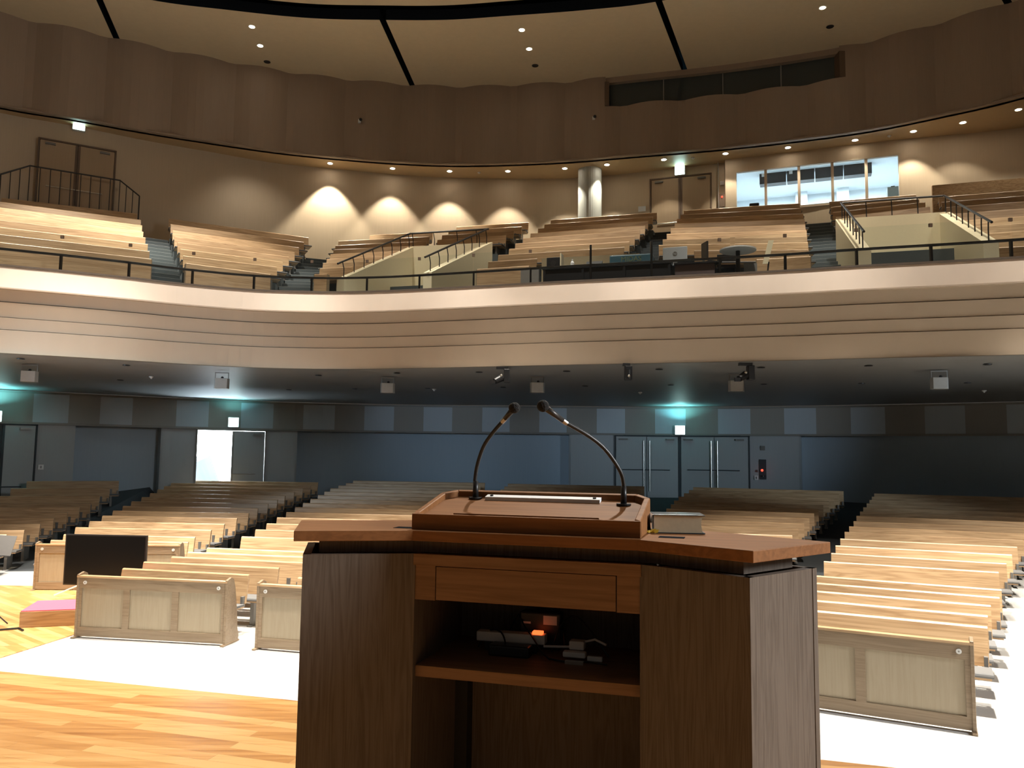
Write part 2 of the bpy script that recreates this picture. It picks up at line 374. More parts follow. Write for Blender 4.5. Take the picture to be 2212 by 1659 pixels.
# frieze of alternating panels with a rail under and over it
g = MB(); FRX = [0, 70, 147, 215, 285, 380, 450, 520, 590, 655, 723, 787, 851, 915, 977, 1042, 1101, 1165, 1224, 1289, 1350, 1415, 1481, 1551, 1621, 1694, 1763, 1838, 1912, 1998, 2085, 2175]
ar = [0]+[arc(LW, p, 905) for p in FRX[1:]]+[len(LW)-1.01]
for i in range(len(ar)-1):
    c = sub(LW, ar[i], ar[i+1]); g.sweep(c, [(.03, ZT+.03), (.03, ZC-.03)], [i % 2])
g.sweep(LW, [(-.6, ZT), (.03, ZT), (.03, ZT+.03)], [2, 2])
struct(g.build('wall_back_frieze', [m_fr2, m_fr1, m_trimw]))
g = MB(); g.sweep(LW, [(.0, ZT-.02), (.09, ZT-.02), (.09, ZT+.05), (.03, ZT+.05)]); g.sweep(LW, [(.03, ZC-.09), (.08, ZC-.09), (.08, ZC-.02)])
struct(g.build('trim_frieze', m_trimw))

# balcony front curve (top of the pale band)
BC = smooth([(-18, 14.0), (-14.5, 15.6), (-11.28, 17.25), (-10.21, 17.76), (-8.96, 18.42), (-7.92, 19.05), (-6.46, 19.65), (-4.9, 19.8), (-3.68, 19.68), (-2.32, 19.35), (.98, 18.31), (3.64, 17.55), (5.89, 16.89), (7.18, 16.42), (10.09, 15.49), (14, 13.9), (18, 12)], 6)
# under-balcony ceiling between balcony front and back wall
g = MB(); n = 60
def at_t(cv, t):
    f = t*(len(cv)-1); i = min(int(f), len(cv)-2); return lerp(cv[i], cv[i+1], f-i)
for i in range(n+1):
    a = at_t(BC, i/n); b = at_t(LW, i/n)
    g.v += [(a[0], a[1], 4.78), (b[0], b[1], ZC)]
for i in range(n): g.f.append((2*i, 2*i+1, 2*i+3, 2*i+2)); g.m.append(0)
struct(g.build('ceiling_under_balcony', m_under))
def under_z(x, y):
    # nearest height on the sloping soffit
    best = 1e9; z = 4.7
    for i in range(0, n+1):
        a = at_t(BC, i/n); b = at_t(LW, i/n)
        ex, ey = b[0]-a[0], b[1]-a[1]; t = max(0, min(1, ((x-a[0])*ex+(y-a[1])*ey)/(ex*ex+ey*ey)))
        d = (a[0]+ex*t-x)**2+(a[1]+ey*t-y)**2
        if d < best: best = d; z = 4.78+(ZC-4.78)*t
    return z
def on_under(px, py):
    z = 4.7
    for _ in range(8):
        p = on_z(px, py, z); z = under_z(p.x, p.y)
    return on_z(px, py, z)
# balcony front: leaning band coloured paler as if lit, three fascia boards battered into shade
prof = [(-.32, 6.72), (-.32, 6.76), (-.03, 6.76), (-.03, 6.72), (-.06, 6.72), (.13, 6.22), (.13, 6.19), (.02, 6.19), (-.03, 5.93), (-.06, 5.93), (-.06, 5.91), (.01, 5.91), (-.05, 5.59), (-.08, 5.59), (-.08, 5.575), (-.01, 5.575), (-.06, 5.32), (-.09, 5.32), (-.09, 5.305), (-.02, 5.305), (-.10, 4.80), (-.35, 4.78)]
mis = [1, 1, 1, 1, 0, 0, 2, 2, 2, 3, 3, 2, 2, 3, 3, 2, 2, 3, 3, 2, 2]
g = MB(); g.sweep(BC, prof, mis); struct(g.build('balcony_front', [m_band, m_cap, m_fasc, m_groove]))
bpy.context.view_layer.update()
# --- gallery soffit, upper wall, ceiling
ZU = 13.4; ZK = 16.4
SF = smooth([(-22, 19.8), (-18.5, 22.5), (-16.21, 24.26), (-14.38, 25.13), (-12.46, 26.14), (-10.65, 26.95), (-8.5, 27.79), (-6.37, 28.35), (-4.13, 28.74), (-1.8, 28.85), (1.51, 28.45), (4.27, 27.75), (7.81, 26.79), (11.26, 25.45), (13.42, 24.02), (14.99, 22.69), (18, 19.5), (20, 17)], 8)
GW = smooth([(-22, 20.2), (-18.6, 22.9), (-16.4, 24.7), (-14.6, 25.65), (-12.8, 26.8), (-10.9, 27.8), (-8.81, 28.85), (-6.6, 29.4), (-4.29, 29.95), (-1.88, 30.2), (1.6, 30.15), (3.4, 29.75), (5.2, 29.15), (7.62, 28.25), (9.6, 27.55), (12.48, 26.42), (16.54, 25.1), (20, 23.2), (24, 20)], 8)
g = MB(); n = 80
for i in range(n+1):
    a = at_t(SF, i/n); b = at_t(GW, i/n); g.v += [(a[0], a[1], ZU), (b[0], b[1], ZU)]
for i in range(n): g.f.append((2*i, 2*i+1, 2*i+3, 2*i+2)); g.m.append(0)
struct(g.build('ceiling_gallery', m_soff))
# upper wall: shallow bowed panels
per = 1.02
def resample(cv, step):
    out = [cv[0]]; acc = 0
    for a, b in zip(cv, cv[1:]):
        L = math.dist(a, b); t = step-acc
        while t <= L: out.append(lerp(a, b, t/L)); t += step
        acc = (acc+L) % step
    return out
SFr = resample(SF, .255); nn = normals(SFr)
UWc = [(c[0]-q[0]*(.02-.0)+q[0]*.25*abs(math.sin(math.pi*(i*.255)/(2*per)+.2)), c[1]-q[1]*.02+q[1]*.25*abs(math.sin(math.pi*(i*.255)/(2*per)+.2))) for i, (c, q) in enumerate(zip(SFr, nn))]
UWs = [(c[0]-q[0]*.10, c[1]-q[1]*.10) for c, q in zip(SFr, nn)]
w0 = int(arc(UWs, 1311, 210)); w1 = int(arc(UWs, 1804, 150))+1
zb = hit_curve(UWs, 1311, 236)[0].z; zt = hit_curve(UWs, 1311, 181)[0].z
zb2 = hit_curve(UWs, 1804, 178)[0].z; zt2 = hit_curve(UWs, 1804, 118)[0].z
ZWB = (zb+zb2)/2; ZWT = min((zt+zt2)/2, 16.2)
g = MB()
for rng, z0, z1 in ((range(0, w0), ZU, ZK), (range(w1, len(UWc)-1), ZU, ZK), (range(w0, w1), ZU, ZWB)):
    for i in rng:
        a, b = UWc[i], UWc[i+1]; g.add([(a[0], a[1], z0), (b[0], b[1], z0), (b[0], b[1], z1), (a[0], a[1], z1)], [(0, 1, 2, 3)])
for i in range(w0, w1):   # sill top and smooth header
    a, b = UWc[i], UWc[i+1]; c, d = UWs[i+1], UWs[i]
    g.add([(a[0], a[1], ZWB), (b[0], b[1], ZWB), (c[0]-0, c[1]+.2, ZWB), (d[0], d[1]+.2, ZWB)], [(0, 1, 2, 3)], 1)
    h = .14
    qa = nn[i]; qb = nn[i+1]
    A = (SFr[i][0]+qa[0]*.1, SFr[i][1]+qa[1]*.1); B = (SFr[i+1][0]+qb[0]*.1, SFr[i+1][1]+qb[1]*.1)
    g.add([(A[0], A[1], ZWT), (B[0], B[1], ZWT), (B[0], B[1], ZK), (A[0], A[1], ZK), (c[0], c[1]+.2, ZWT), (d[0], d[1]+.2, ZWT)], [(0, 1, 2, 3), (0, 5, 4, 1)], 1)
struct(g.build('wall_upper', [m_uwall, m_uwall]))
for k, (i0, i1) in enumerate(((w0, w0), (w1, w1))):
    a = UWc[i0]; s = UWs[i0]; g = MB(); d = -.05 if k == 0 else 0
    g.box(min(a[0], s[0])-.02+d*0, max(a[0], s[0])+.05, min(a[1], s[1])-.05, max(a[1], s[1])+.25, ZWB, ZWT)
    struct(g.build('trim_window_jamb', m_brown))
# window strip of the projection room
g = MB(); gl = [(c[0], c[1]) for c in UWs[w0:w1+1]]; g.sweep(gl, [(0, ZWB-.05), (0, ZWT+.05)]); wdw = struct(g.build('window_1', m_dglass))
g = MB()
for px in (1433, 1561, 1687):
    p, t, a = hit_curve(UWs, px, 190); g.tube([(p.x, p.y-.03, ZWB-.2), (p.x, p.y-.03, ZWT)], .022, 6)
g.build('window_mullion', m_trimw, wdw)
# lip on the lower edge of the upper wall
g = MB(); g.sweep(SF, [(-.15, ZU), (.17, ZU), (.19, ZU+.03), (.17, ZU+.07), (.0, ZU+.07)]); struct(g.build('trim_gallery_edge', m_uwall))
# ceiling: outer ring of panels, radial slots, dark ring, inner disc
RG = smooth([(-20, 17.5), (-14.5, 21.3), (-11.5, 23.1), (-8.9, 23.75), (-6.5, 24.15), (-4.25, 24.2), (-2.2, 24.15), (-.22, 23.87), (2.1, 23.5), (4.27, 22.98), (7.5, 21.6), (12, 18.8), (16, 15)], 8)
WT = offset(SF, -.2)
slots = [((215, 0), (257, 95)), ((828, 46), (888, 179)), ((1425, 8), (1477, 147)), ((2110, -110), (2175, 2))]
def plan(px, py, z=ZK): p = on_z(px, py, z); return (p.x, p.y)
SL = [(plan(*a), plan(*b)) for a, b in slots]
def cross(cv, a, b):
    """arc index where the line a-b (extended) meets cv"""
    for i in range(len(cv)-1):
        p, q = cv[i], cv[i+1]
        d1 = (b[0]-a[0])*(p[1]-a[1])-(b[1]-a[1])*(p[0]-a[0]); d2 = (b[0]-a[0])*(q[1]-a[1])-(b[1]-a[1])*(q[0]-a[0])
        if d1*d2 <= 0 and d1 != d2: return i+d1/(d1-d2)
    return None
edges = []
for a, b in SL:
    t = Vector((b[0]-a[0], b[1]-a[1])).normalized(); nx_, ny_ = t.y, -t.x
    for sgn in (-1, 1):
        o = .10*sgn; A = (a[0]+nx_*o, a[1]+ny_*o); B = (b[0]+nx_*o, b[1]+ny_*o)
        edges.append((cross(RG, A, B), cross(WT, A, B)))
edges = [(0, 0)]+edges+[(len(RG)-1.01, len(WT)-1.01)]
for k in range(0, len(edges), 2):
    (r0, t0), (r1, t1) = edges[k], edges[k+1]
    if r0 is None: r0 = 0
    if r1 is None: r1 = len(RG)-1.01
    if t0 is None: t0 = 0
    if t1 is None: t1 = len(WT)-1.01
    inner = sub(RG, r0, r1); outer = sub(WT, t0, t1)
    g = MB(); n = 24
    for j in range(n+1):
        a = at_t(inner, j/n); b = at_t(outer, j/n)
        g.v += [(a[0], a[1], ZK), (b[0], b[1], ZK), (a[0], a[1], ZK+.35), (b[0], b[1], ZK+.35)]
    for j in range(n):
        q = 4*j; g.f += [(q, q+1, q+5, q+4), (q, q+4, q+6, q+2)]; g.m += [0, 1]
    g.f += [(0, 2, 3, 1), (4*n, 4*n+1, 4*n+3, 4*n+2)]; g.m += [2, 2]
    struct(g.build('ceiling_panel', [m_ceil, m_dark, m_dark]))
RG2 = [(c[0]-0.02*c[0], c[1]-.82) for c in RG]
g = MB(); inn = RG2; b0 = len(g.v)
g.add([(c[0], c[1], ZK) for c in inn]+[(20, -6, ZK), (-24, -6, ZK)], [tuple(range(len(inn)+2))])
for i in range(len(inn)-1): g.add([(inn[i][0], inn[i][1], ZK), (inn[i+1][0], inn[i+1][1], ZK), (inn[i+1][0], inn[i+1][1], ZK+.35), (inn[i][0], inn[i][1], ZK+.35)], [(0, 1, 2, 3)], 0)
struct(g.build('ceiling_disc', m_ceil))
g = MB(); g.box(-26, 26, -6, 34, ZK+.8, ZK+.9); struct(g.build('ceiling_void', m_dark))
# --- gallery back wall, with the lit booth projecting a little
aB0, aB1 = arc(GW, 1567, 400), arc(GW, 1950, 380)
GWF = offset(GW, .32)
def strip(cv, a, b, z0, z1, g, mi=0):
    g.sweep(sub(cv, a, b), [(0, z0), (0, z1)], [mi])
g = MB(); strip(GW, 0, aB0+.3, 8.5, ZU, g)
struct(g.build('wall_gallery', m_gwall))
b0, b1 = arc(GWF, 1588, 400), arc(GWF, 1945, 380); bs = arc(GWF, 1567, 400)
ZB1 = hit_curve(GWF, 1765, 352)[0].z; ZB0 = hit_curve(GWF, 1762, 444)[0].z
g = MB(); strip(GWF, bs, b0, 8.5, ZU, g); strip(GWF, b1, len(GWF)-1.01, 8.5, ZU, g); strip(GWF, b0, b1, ZB1, ZU, g); strip(GWF, b0, b1, 8.5, ZB0, g)
def pt(cv, a): i = min(int(a), len(cv)-2); return lerp(cv[i], cv[i+1], a-i)
p = pt(GWF, bs); q = pt(GW, bs-.05); g.add([(p[0], p[1], 8.5), (q[0], q[1]+.3, 8.5), (q[0], q[1]+.3, ZU), (p[0], p[1], ZU)], [(0, 1, 2, 3)])
struct(g.build('wall_booth', m_gwall))
# room behind the booth window
P0, P1 = Vector(pt(GWF, b0)+(0,)), Vector(pt(GWF, b1)+(0,)); tx = (P1-P0).normalized(); ty = Vector((-tx.y, tx.x, 0)); WB = (P1-P0).length
MR = Matrix(((tx.x, ty.x, 0, P0.x), (tx.y, ty.y, 0, P0.y), (0, 0, 1, 0), (0, 0, 0, 1)))
g = MB(); D = 5.2; zf0, zf1 = ZB0-.9, ZB1+.55
def quad(g, pts, mi=0): g.add([MR@Vector(p) for p in pts], [(0, 1, 2, 3)], mi)
quad(g, [(-.6, D, zf0), (WB+.6, D, zf0), (WB+.6, D, zf1), (-.6, D, zf1)])
quad(g, [(-.6, .1, zf0), (-.6, D, zf0), (-.6, D, zf1), (-.6, .1, zf1)])
quad(g, [(WB+.6, .1, zf0), (WB+.6, D, zf0), (WB+.6, D, zf1), (WB+.6, .1, zf1)])
quad(g, [(-.6, .1, zf1), (WB+.6, .1, zf1), (WB+.6, D, zf1), (-.6, D, zf1)])
quad(g, [(-.6, .1, zf0), (WB+.6, .1, zf0), (WB+.6, D, zf0), (-.6, D, zf0)])
struct(g.build('wall_booth_room', m_roomw))
for fx in (.22, .55, .85):
    l = bpy.data.lights.new('booth_light', 'AREA'); l.energy = 150; l.size = 1.2; l.size_y = .5; l.shape = 'RECTANGLE'; l.color = (.90, .93, 1)
    o = bpy.data.objects.new('booth_light', l); C.objects.link(o); o.location = MR@Vector((WB*fx, 3.6, zf1-.08))
for fx in (.37, .66):
    g = MB(); g.box(WB*fx, WB*fx+.45, D-.5, D-.02, zf0, zf1, M=MR); struct(g.build('trim_booth_pier', m_roomw))
# window frame, glass, mullions
win = MB(); fr = .05
win.box(-.02, fr, -.03, .12, ZB0, ZB1, M=MR); win.box(WB-fr, WB+.02, -.03, .12, ZB0, ZB1, M=MR)
win.box(0, WB, -.03, .12, ZB0-.03, ZB0+.05, M=MR); win.box(0, WB, -.03, .12, ZB1-.04, ZB1+.02, M=MR)
wo = struct(win.build('window_2', m_gwall))
for px in (1654, 1726, 1798.5, 1872):
    p = hit_curve([tuple(P0[:2]), tuple(P1[:2])], px, 395)[0]; s = (Vector((p.x, p.y, 0))-P0).length
    g = MB(); g.box(s-.045, s+.045, 0, .09, ZB0, ZB1, M=MR); g.build('window_mullion', m_gwall, wo)
g = MB(); g.box(0, WB, .05, .06, ZB0, ZB1, M=MR); g.build('window_pane', m_glass, wo)
# the dark hanging cabinets seen in the booth
def in_booth(px, py, d):
    a = MR@Vector((0, d, 0)); b = MR@Vector((WB, d, 0)); p = hit_curve([(a.x-20*tx.x, a.y-20*tx.y), (b.x+20*tx.x, b.y+20*tx.y)], px, py)[0]
    q = MR.inverted()@p; return q
d_ = 2.3; xs = [1640, 1699, 1760, 1822, 1884]
za = in_booth(1700, 368, d_).z; zb_ = in_booth(1700, 396, d_).z
for i in range(4):
    xa, xb = in_booth(xs[i], 385, d_).x, in_booth(xs[i+1], 370, d_).x
    t = thing('hanging_cabinet', 'black cabinet hanging inside the lit booth, %s from the left' % ORD[i], 'cabinet', MR@Vector(((xa+xb)/2, d_, zb_)), math.atan2(tx.y, tx.x), 'black cabinets hanging in the booth')
    w = (xb-xa)/2-.02
    MB().box(-w, w, -.2, .2, 0, za-zb_).build('cabinet_body', m_black, t, bevel=.01)
    MB().box(-w-.015, w+.015, -.22, .22, za-zb_, za-zb_+.03).build('metal_edge', m_steel, t)
    MB().tube([(0, 0, za-zb_+.03), (0, 0, zf1-zb_)], .015, 6).build('hanging_rod', m_metal, t)
    if i < 2: MB().box(-w+.08, -w+.2, -.206, -.2, .28, .40).build('sticker', m_white, t)
p = in_booth(1929, 420, 1.0)
t = thing('equipment_cabinet', 'grey equipment cabinet with a dark device on top, right end of the booth window', 'cabinet', MR@Vector((p.x, 1.0, zf0)), math.atan2(tx.y, tx.x))
hz = in_booth(1929, 407, 1.0).z-zf0
MB().box(-.19, .19, -.2, .2, 0, hz).build('cabinet_body', plain('cabinet_grey', (.30, .36, .37), .5), t, bevel=.008)
MB().box(-.06, .06, -.06, .06, hz, hz+.07).build('device', m_black, t)
p = in_booth(1740, 440, .7)
t = thing('console_desk', 'low blue-topped console desk behind the booth window', 'desk', MR@Vector((p.x, .75, zf0)), math.atan2(tx.y, tx.x))
MB().box(-.6, .6, -.3, .3, .72, 1.0).build('console_top', m_blue, t, bevel=.01)
for sx in (-1, 1): MB().box(sx*.55-.03, sx*.55+.03, -.28, .28, 0, .72).build('leg', m_black, t)

# --- doors
def door(name, cv, px0, px1, pyref, z0, z1, dm, lab, push=True, leaves=2, open_left=False, bars=False, line=None, fwd_=.03):
    a = hit_curve(cv, px0, pyref)[0]; b = hit_curve(cv, px1, pyref)[0]; a.z = b.z = z0
    t = (b-a).normalized(); w = (b-a).length; rz = math.atan2(t.y, t.x); a = a+Vector((t.y, -t.x, 0))*fwd_
    o = MB(); fr = .05
    # frame
    o.box(-fr, 0, -.04, .1, 0, z1-z0+fr); o.box(w, w+fr, -.04, .1, 0, z1-z0+fr); o.box(-fr, w+fr, -.04, .1, z1-z0, z1-z0+fr)
    d = struct(o.build(name, line or m_brown)); d.location = a; d.rotation_euler = (0, 0, rz)
    for k in range(leaves):
        if open_left and k == 0: continue
        x0, x1 = w*k/leaves, w*(k+1)/leaves
        o = MB(); o.box(x0+.012, x1-.012, -.02, .03, .01, z1-z0-.01); o.build('door_leaf', dm, d)
        xm = x1-.11 if k == 0 else x0+.11
        if bars:
            o = MB(); o.tube([(xm, -.09, .25), (xm, -.09, z1-z0-.15)], .022, 8); o.tube([(xm, -.02, .5), (xm, -.09, .5)], .012, 6); o.tube([(xm, -.02, 2.0), (xm, -.09, 2.0)], .012, 6); o.build('door_handle', m_steel, d)
        else:
            o = MB(); o.box(xm-.035+(.07 if k == 0 else -.07), xm+.035+(.07 if k == 0 else -.07), -.026, -.02, 0.01, z1-z0-.01); o.build('meeting_strip', line or m_brown, d)
        if push:
            xa = x0+.25 if k == 0 else x0+.02; xb = x1-.02 if k == 0 else x1-.32
            o = MB(); o.tube([(xa, -.06, 1.05), (xb, -.06, 1.05)], .018, 8); o.tube([(xa, -.02, 1.05), (xa, -.06, 1.05)], .012, 6); o.tube([(xb, -.02, 1.05), (xb, -.06, 1.05)], .012, 6); o.build('push_bar', line or m_steel, d)
        xc = x0+.15 if k == 0 else x1-.45
        o = MB(); o.box(xc, xc+.3, -.10, -.02, z1-z0-.14, z1-z0-.08); o.build('door_closer', m_legm, d)
    return d, a, t, w
zdl = zf(-8, 29)
door('door_1', LW, 425, 571, 980, zdl, ZT-.06, m_door, '', open_left=True, line=m_trimw)
door('door_2', LW, 1330, 1465, 980, zf(5, 30), ZT-.06, m_door, '', bars=True, line=m_slate2)
door('door_3', LW, 1471, 1617, 980, zf(8, 29.5), ZT-.06, m_door, '', bars=True, line=m_slate2)
door('door_4', LW, -75, 74, 980, zf(-15, 24), ZT-.06, m_door, '', line=m_slate2)
GD = GW
door('door_5', GD, 85, 248, 330, 10.15, 12.72, m_gdoor, '', fwd_=.16)
door('door_6', GD, 1407, 1535, 430, 10.27, hit_curve(GW, 1470, 384)[0].z, m_gdoor, '')
# daylight lobby behind the open leaf: floor, walls, and an added glowing sheet standing in for outdoors
a = hit_curve(LW, 425, 980)[0]; b = hit_curve(LW, 571, 980)[0]; t = (b-a).normalized(); t.z = 0; t.normalize(); nrm = Vector((-t.y, t.x, 0))
ML = Matrix(((t.x, nrm.x, 0, a.x), (t.y, nrm.y, 0, a.y), (0, 0, 1, zdl), (0, 0, 0, 1)))
g = MB(); g.box(-2.5, 4.2, .3, 5.5, -.1, 0.0, M=ML); g.box(-2.6, -2.5, .3, 5.5, 0, 3.2, M=ML); g.box(4.2, 4.3, .3, 5.5, 0, 3.2, M=ML); g.box(-2.6, 4.3, .3, 5.5, 3.2, 3.3, M=ML)
struct(g.build('wall_lobby', plain('lobby_white', (.85, .87, .88), .8)))
m_day = plain('daylight', (1, 1, 1), .5, emis=(.86, .95, 1.0), es=16)
g = MB(); g.box(-2.5, 4.2, 5.45, 5.5, 0.0, 3.2, M=ML); struct(g.build('lobby_glow_sheet', m_day))
l = bpy.data.lights.new('lobby_daylight', 'AREA'); l.energy = 3200; l.size = 2.2; l.color = (.70, .87, 1)
o = bpy.data.objects.new('lobby_daylight', l); C.objects.link(o); o.location = ML@Vector((.6, 1.6, .06)); o.rotation_euler = (math.radians(180-28), 0, math.atan2(t.y, t.x))
# --- column on the gallery
c0 = hit_curve(GW, 1270, 420)[0]
g = MB(); g.disc((c0.x, c0.y-.75), .44, 8.8, ZU, 32); col = g.build('round_column', m_column, smooth_=False); tag(col, 'pale grey round column lit by two downlights behind the gallery benches', 'column')

# ================================================================== FITTINGS
def exit_sign(cv, px, py, lab, cyan=30):
    p, t, a = hit_curve(cv, px, py); n = Vector((t.y, -t.x, 0)); p = p+n*.16
    o = thing('exit_sign', lab, 'exit sign', (p.x, p.y, p.z-.17), math.atan2(t.y, t.x), 'glowing exit signs')
    MB().box(-.19, .19, -.03, .14, 0, .36).build('sign_housing', m_white, o, bevel=.01)
    MB().box(-.17, .17, -.036, -.03, .02, .34).build('lit_face', m_exit, o)
    l = bpy.data.lights.new('sign_light', 'AREA'); l.energy = cyan; l.color = (.25, .95, 1); l.size = .3
    q = bpy.data.objects.new('sign_light', l); C.objects.link(q); so = .45 if cv is LW else .12; q.location = (p.x+n.x*so, p.y+n.y*so, p.z+.2); l.spread = math.radians(140); q.rotation_euler = (math.pi, 0, 0)
exit_sign(GW, 170, 275, 'glowing exit sign above the railed double door high on the left', 4)
exit_sign(GW, 1470, 372, 'glowing exit sign above the gallery double door beside the lit booth', 22)
exit_sign(LW, 503, 913, 'glowing exit sign above the open sunlit door', 10)
exit_sign(LW, 1469, 930, 'glowing exit sign above the ground floor double doors on the right', 25)
exit_sign(LW, -12, 900, 'glowing exit sign at the left edge under the balcony', 30)

def downlight(px, py, lab, z, lit=True, power=0, ang=100, group=None, aim=None):
    p = on_z(px, py, z-.005)
    o = thing('downlight', lab, 'downlight', (p.x, p.y, z), 0, group)
    m = MB(); m.sweep([(math.cos(-2*math.pi*k/16)*.001, math.sin(-2*math.pi*k/16)*.001) for k in range(3)], [(0, 0), (0, -.001)])
    r = MB()
    n = 18; vs = []
    for k in range(n):
        a = 2*math.pi*k/n
        for rr, zz in ((.075, -.001), (.11, -.012), (.12, -.001)): vs.append((rr*math.cos(a), rr*math.sin(a), zz))
    r.add(vs, [(3*k+j, 3*((k+1) % n)+j, 3*((k+1) % n)+j+1, 3*k+j+1) for k in range(n) for j in (0, 1)])
    r.build('trim_ring', m_white if lit else m_black, o)
    MB().disc((0, 0), .078, -.008, -.003, 16).build('lamp', m_lamp if lit else m_black, o)
    if power:
        l = bpy.data.lights.new('downlight_beam', 'SPOT'); l.energy = power; l.spot_size = math.radians(ang); l.spot_blend = .4; l.color = (1, .90, .72); l.shadow_soft_size = .04
        q = bpy.data.objects.new('downlight_beam', l); C.objects.link(q); q.location = (p.x, p.y, z-.03)
    return o
sl = [(713, 353, 1000, 82), (848, 364, 620, 78), (971, 370, 560, 78), (1097, 370, 520, 78), (1220, 364, 460, 80), (1311, 356, 460, 80), (1434, 345, 160, 84), (1567, 332, 200, 84), (1702, 319, 200, 84), (1847, 303, 220, 84), (1973, 284, 300, 88), (2080, 265, 110, 100), (2200, 237, 110, 100)]
for i, (x, y, pw, an) in enumerate(sl):
    downlight(x, y, '%s lit downlight from the left in the gallery soffit' % ORD[i], ZU, True, pw, an, 'lit downlights in the gallery soffit')
for x, y, lab in ((544, 58, 'lit ceiling downlight, the outer of the pair on the left'), (562, 99, 'lit ceiling downlight, the nearer one to the wall of the left pair'), (1127, 65, 'lit ceiling downlight, the upper of the middle pair'), (1143, 106, 'lit ceiling downlight, the lower of the middle pair'), (1777, 17, 'lit ceiling downlight near the top right above the dark windows')):
    downlight(x, y, lab, ZK, True, 0, 90, 'lit downlights in the high ceiling')
for x, y, lab in ((577, 134, 'unlit ceiling downlight below the left lit pair'), (1156, 142, 'unlit ceiling downlight below the middle lit pair'), (1793, 58, 'unlit ceiling downlight above the right end of the dark windows')):
    downlight(x, y, lab, ZK, False, 0, 90, 'unlit downlights in the high ceiling')

dl = [(45, 774), (260, 820), (273, 788), (624, 841), (688, 810), (766, 839), (857, 805), (924, 838), (1035, 803), (1087, 836), (1224, 801), (1264, 833), (1424, 797), (1449, 831), (1644, 793), (1650, 829), (1876, 789), (1861, 827), (2133, 786), (2090, 826)]
near = ['speaker']
for i, (x, y) in enumerate(dl):
    p = on_under(x, y); o = thing('recessed_light', 'unlit round recessed light under the balcony, %s from the left' % (ORD[i] if i < 18 else ('nineteenth', 'twentieth')[i-18]), 'recessed light', (p.x, p.y, p.z-.01), 0, 'unlit recessed lights under the balcony')
    MB().disc((0, 0), .085, -.012, .0, 14).build('trim_ring', m_metal, o); MB().disc((0, 0), .06, -.016, -.01, 12).build('lamp', m_black, o)
for x, y, lab in ((938, 845, 'small white smoke detector under the balcony near the left microphone'), (1383, 852, 'small white smoke detector under the balcony left of the teal glow'), (2126, 848, 'small white smoke detector under the balcony at the far right'), (327, 818, 'small white smoke detector under the balcony between the two left loudspeakers')):
    p = on_under(x, y-5); o = thing('smoke_detector', lab, 'smoke detector', (p.x, p.y, p.z), 0, 'smoke detectors under the balcony')
    MB().disc((0, 0), .06, -.03, 0, 14).build('detector_base', m_white, o); MB().tube([(0, 0, -.03), (0, 0, -.07)], [.04, .015], 10).build('detector_dome', m_white, o)
for x, y, lab in ((1035, 372, 'small white smoke detector in the gallery soffit, the leftmost'), (1497, 340, 'small white smoke detector in the gallery soffit above the exit sign'), (1921, 293, 'small white smoke detector in the gallery soffit right of the booth')):
    p = on_z(x, y, ZU); o = thing('smoke_detector', lab, 'smoke detector', p, 0, 'smoke detectors in the gallery soffit')
    MB().disc((0, 0), .06, -.03, 0, 14).build('detector_base', m_white, o); MB().tube([(0, 0, -.03), (0, 0, -.07)], [.04, .015], 10).build('detector_dome', m_white, o)

m_spk = plain('speaker_grey', (.30, .29, .27), .5)
for x, y, lab, mat in ((65, 801, 'pale box loudspeaker under the balcony at the far left', m_spk), (480, 818, 'box loudspeaker under the balcony silhouetted above the sunlit door', m_spk), (838, 829, 'pale box loudspeaker under the balcony left of the microphones', m_spk), (1161, 827, 'pale box loudspeaker under the balcony just above the two microphones', m_spk), (1590, 822, 'pale box loudspeaker under the balcony beside the rightmost projector', m_spk), (2028, 814, 'pale box loudspeaker under the balcony at the far right', m_spk)):
    p = on_under(x, y-16); rz = math.atan2(-(p.x+1), p.y+4)*-1
    rz = -math.atan2(p.x, p.y)*.6
    o = thing('loudspeaker', lab, 'loudspeaker', (p.x, p.y, p.z-.03), rz, 'box loudspeakers under the balcony')
    tz = -.16
    g = MB(); g.prism([(-.15, -.14), (.15, -.14), (.19, .02), (.12, .16), (-.12, .16), (-.19, .02)], tz-.26, tz); g.build('cabinet', mat, o, bevel=.008)
    g = MB(); g.tube([(-.16, 0, -.02), (-.16, 0, tz-.05)], .012, 6); g.tube([(.16, 0, -.02), (.16, 0, tz-.05)], .012, 6); g.box(-.17, .17, -.02, .02, -.025, 0); g.build('yoke', m_legm, o)
    g = MB(); g.ball((.02, -.06, tz+.02), .035, 10, 6); g.build('swivel', m_black, o)
for x, y, lab in ((1085, 806, 'dark stage projector hanging under the balcony above the left microphone'), (1353, 799, 'dark stage projector hanging under the balcony, the narrow middle one'), (1610, 798, 'dark stage projector hanging under the balcony on the right by a pale loudspeaker')):
    p = on_under(x, y-14); s = -1 if x != 1353 else 0
    o = thing('stage_projector', lab, 'spotlight', (p.x, p.y, p.z), 0, 'dark stage projectors under the balcony front')
    MB().box(-.14 if s else -.08, .14 if s else .08, -.06, .06, -.06, 0).build('ceiling_plate', m_black, o)
    MB().box(-.04+.08*(s != 0), .12+.06*(s != 0), -.10, .10, -.38, -.06).build('arm_housing', m_black, o, bevel=.015)
    if s:
        MB().tube([(-.0, -.02, -.26), (-.17, -.12, -.36)], [.09, .07], 12).build('lamp_head', m_black, o)
        MB().ball((-.02, -.10, -.22), .035, 10, 6).build('lens', m_steel, o)
        MB().box(-.27, -.15, -.16, -.08, -.42, -.34).build('barn_door', m_black, o)
    else:
        MB().tube([(.03, -.12, -.16), (.03, -.12, -.36)], .07, 12).build('lamp_head', m_black, o); MB().ball((.03, -.19, -.30), .03, 10, 6).build('lens', m_steel, o)
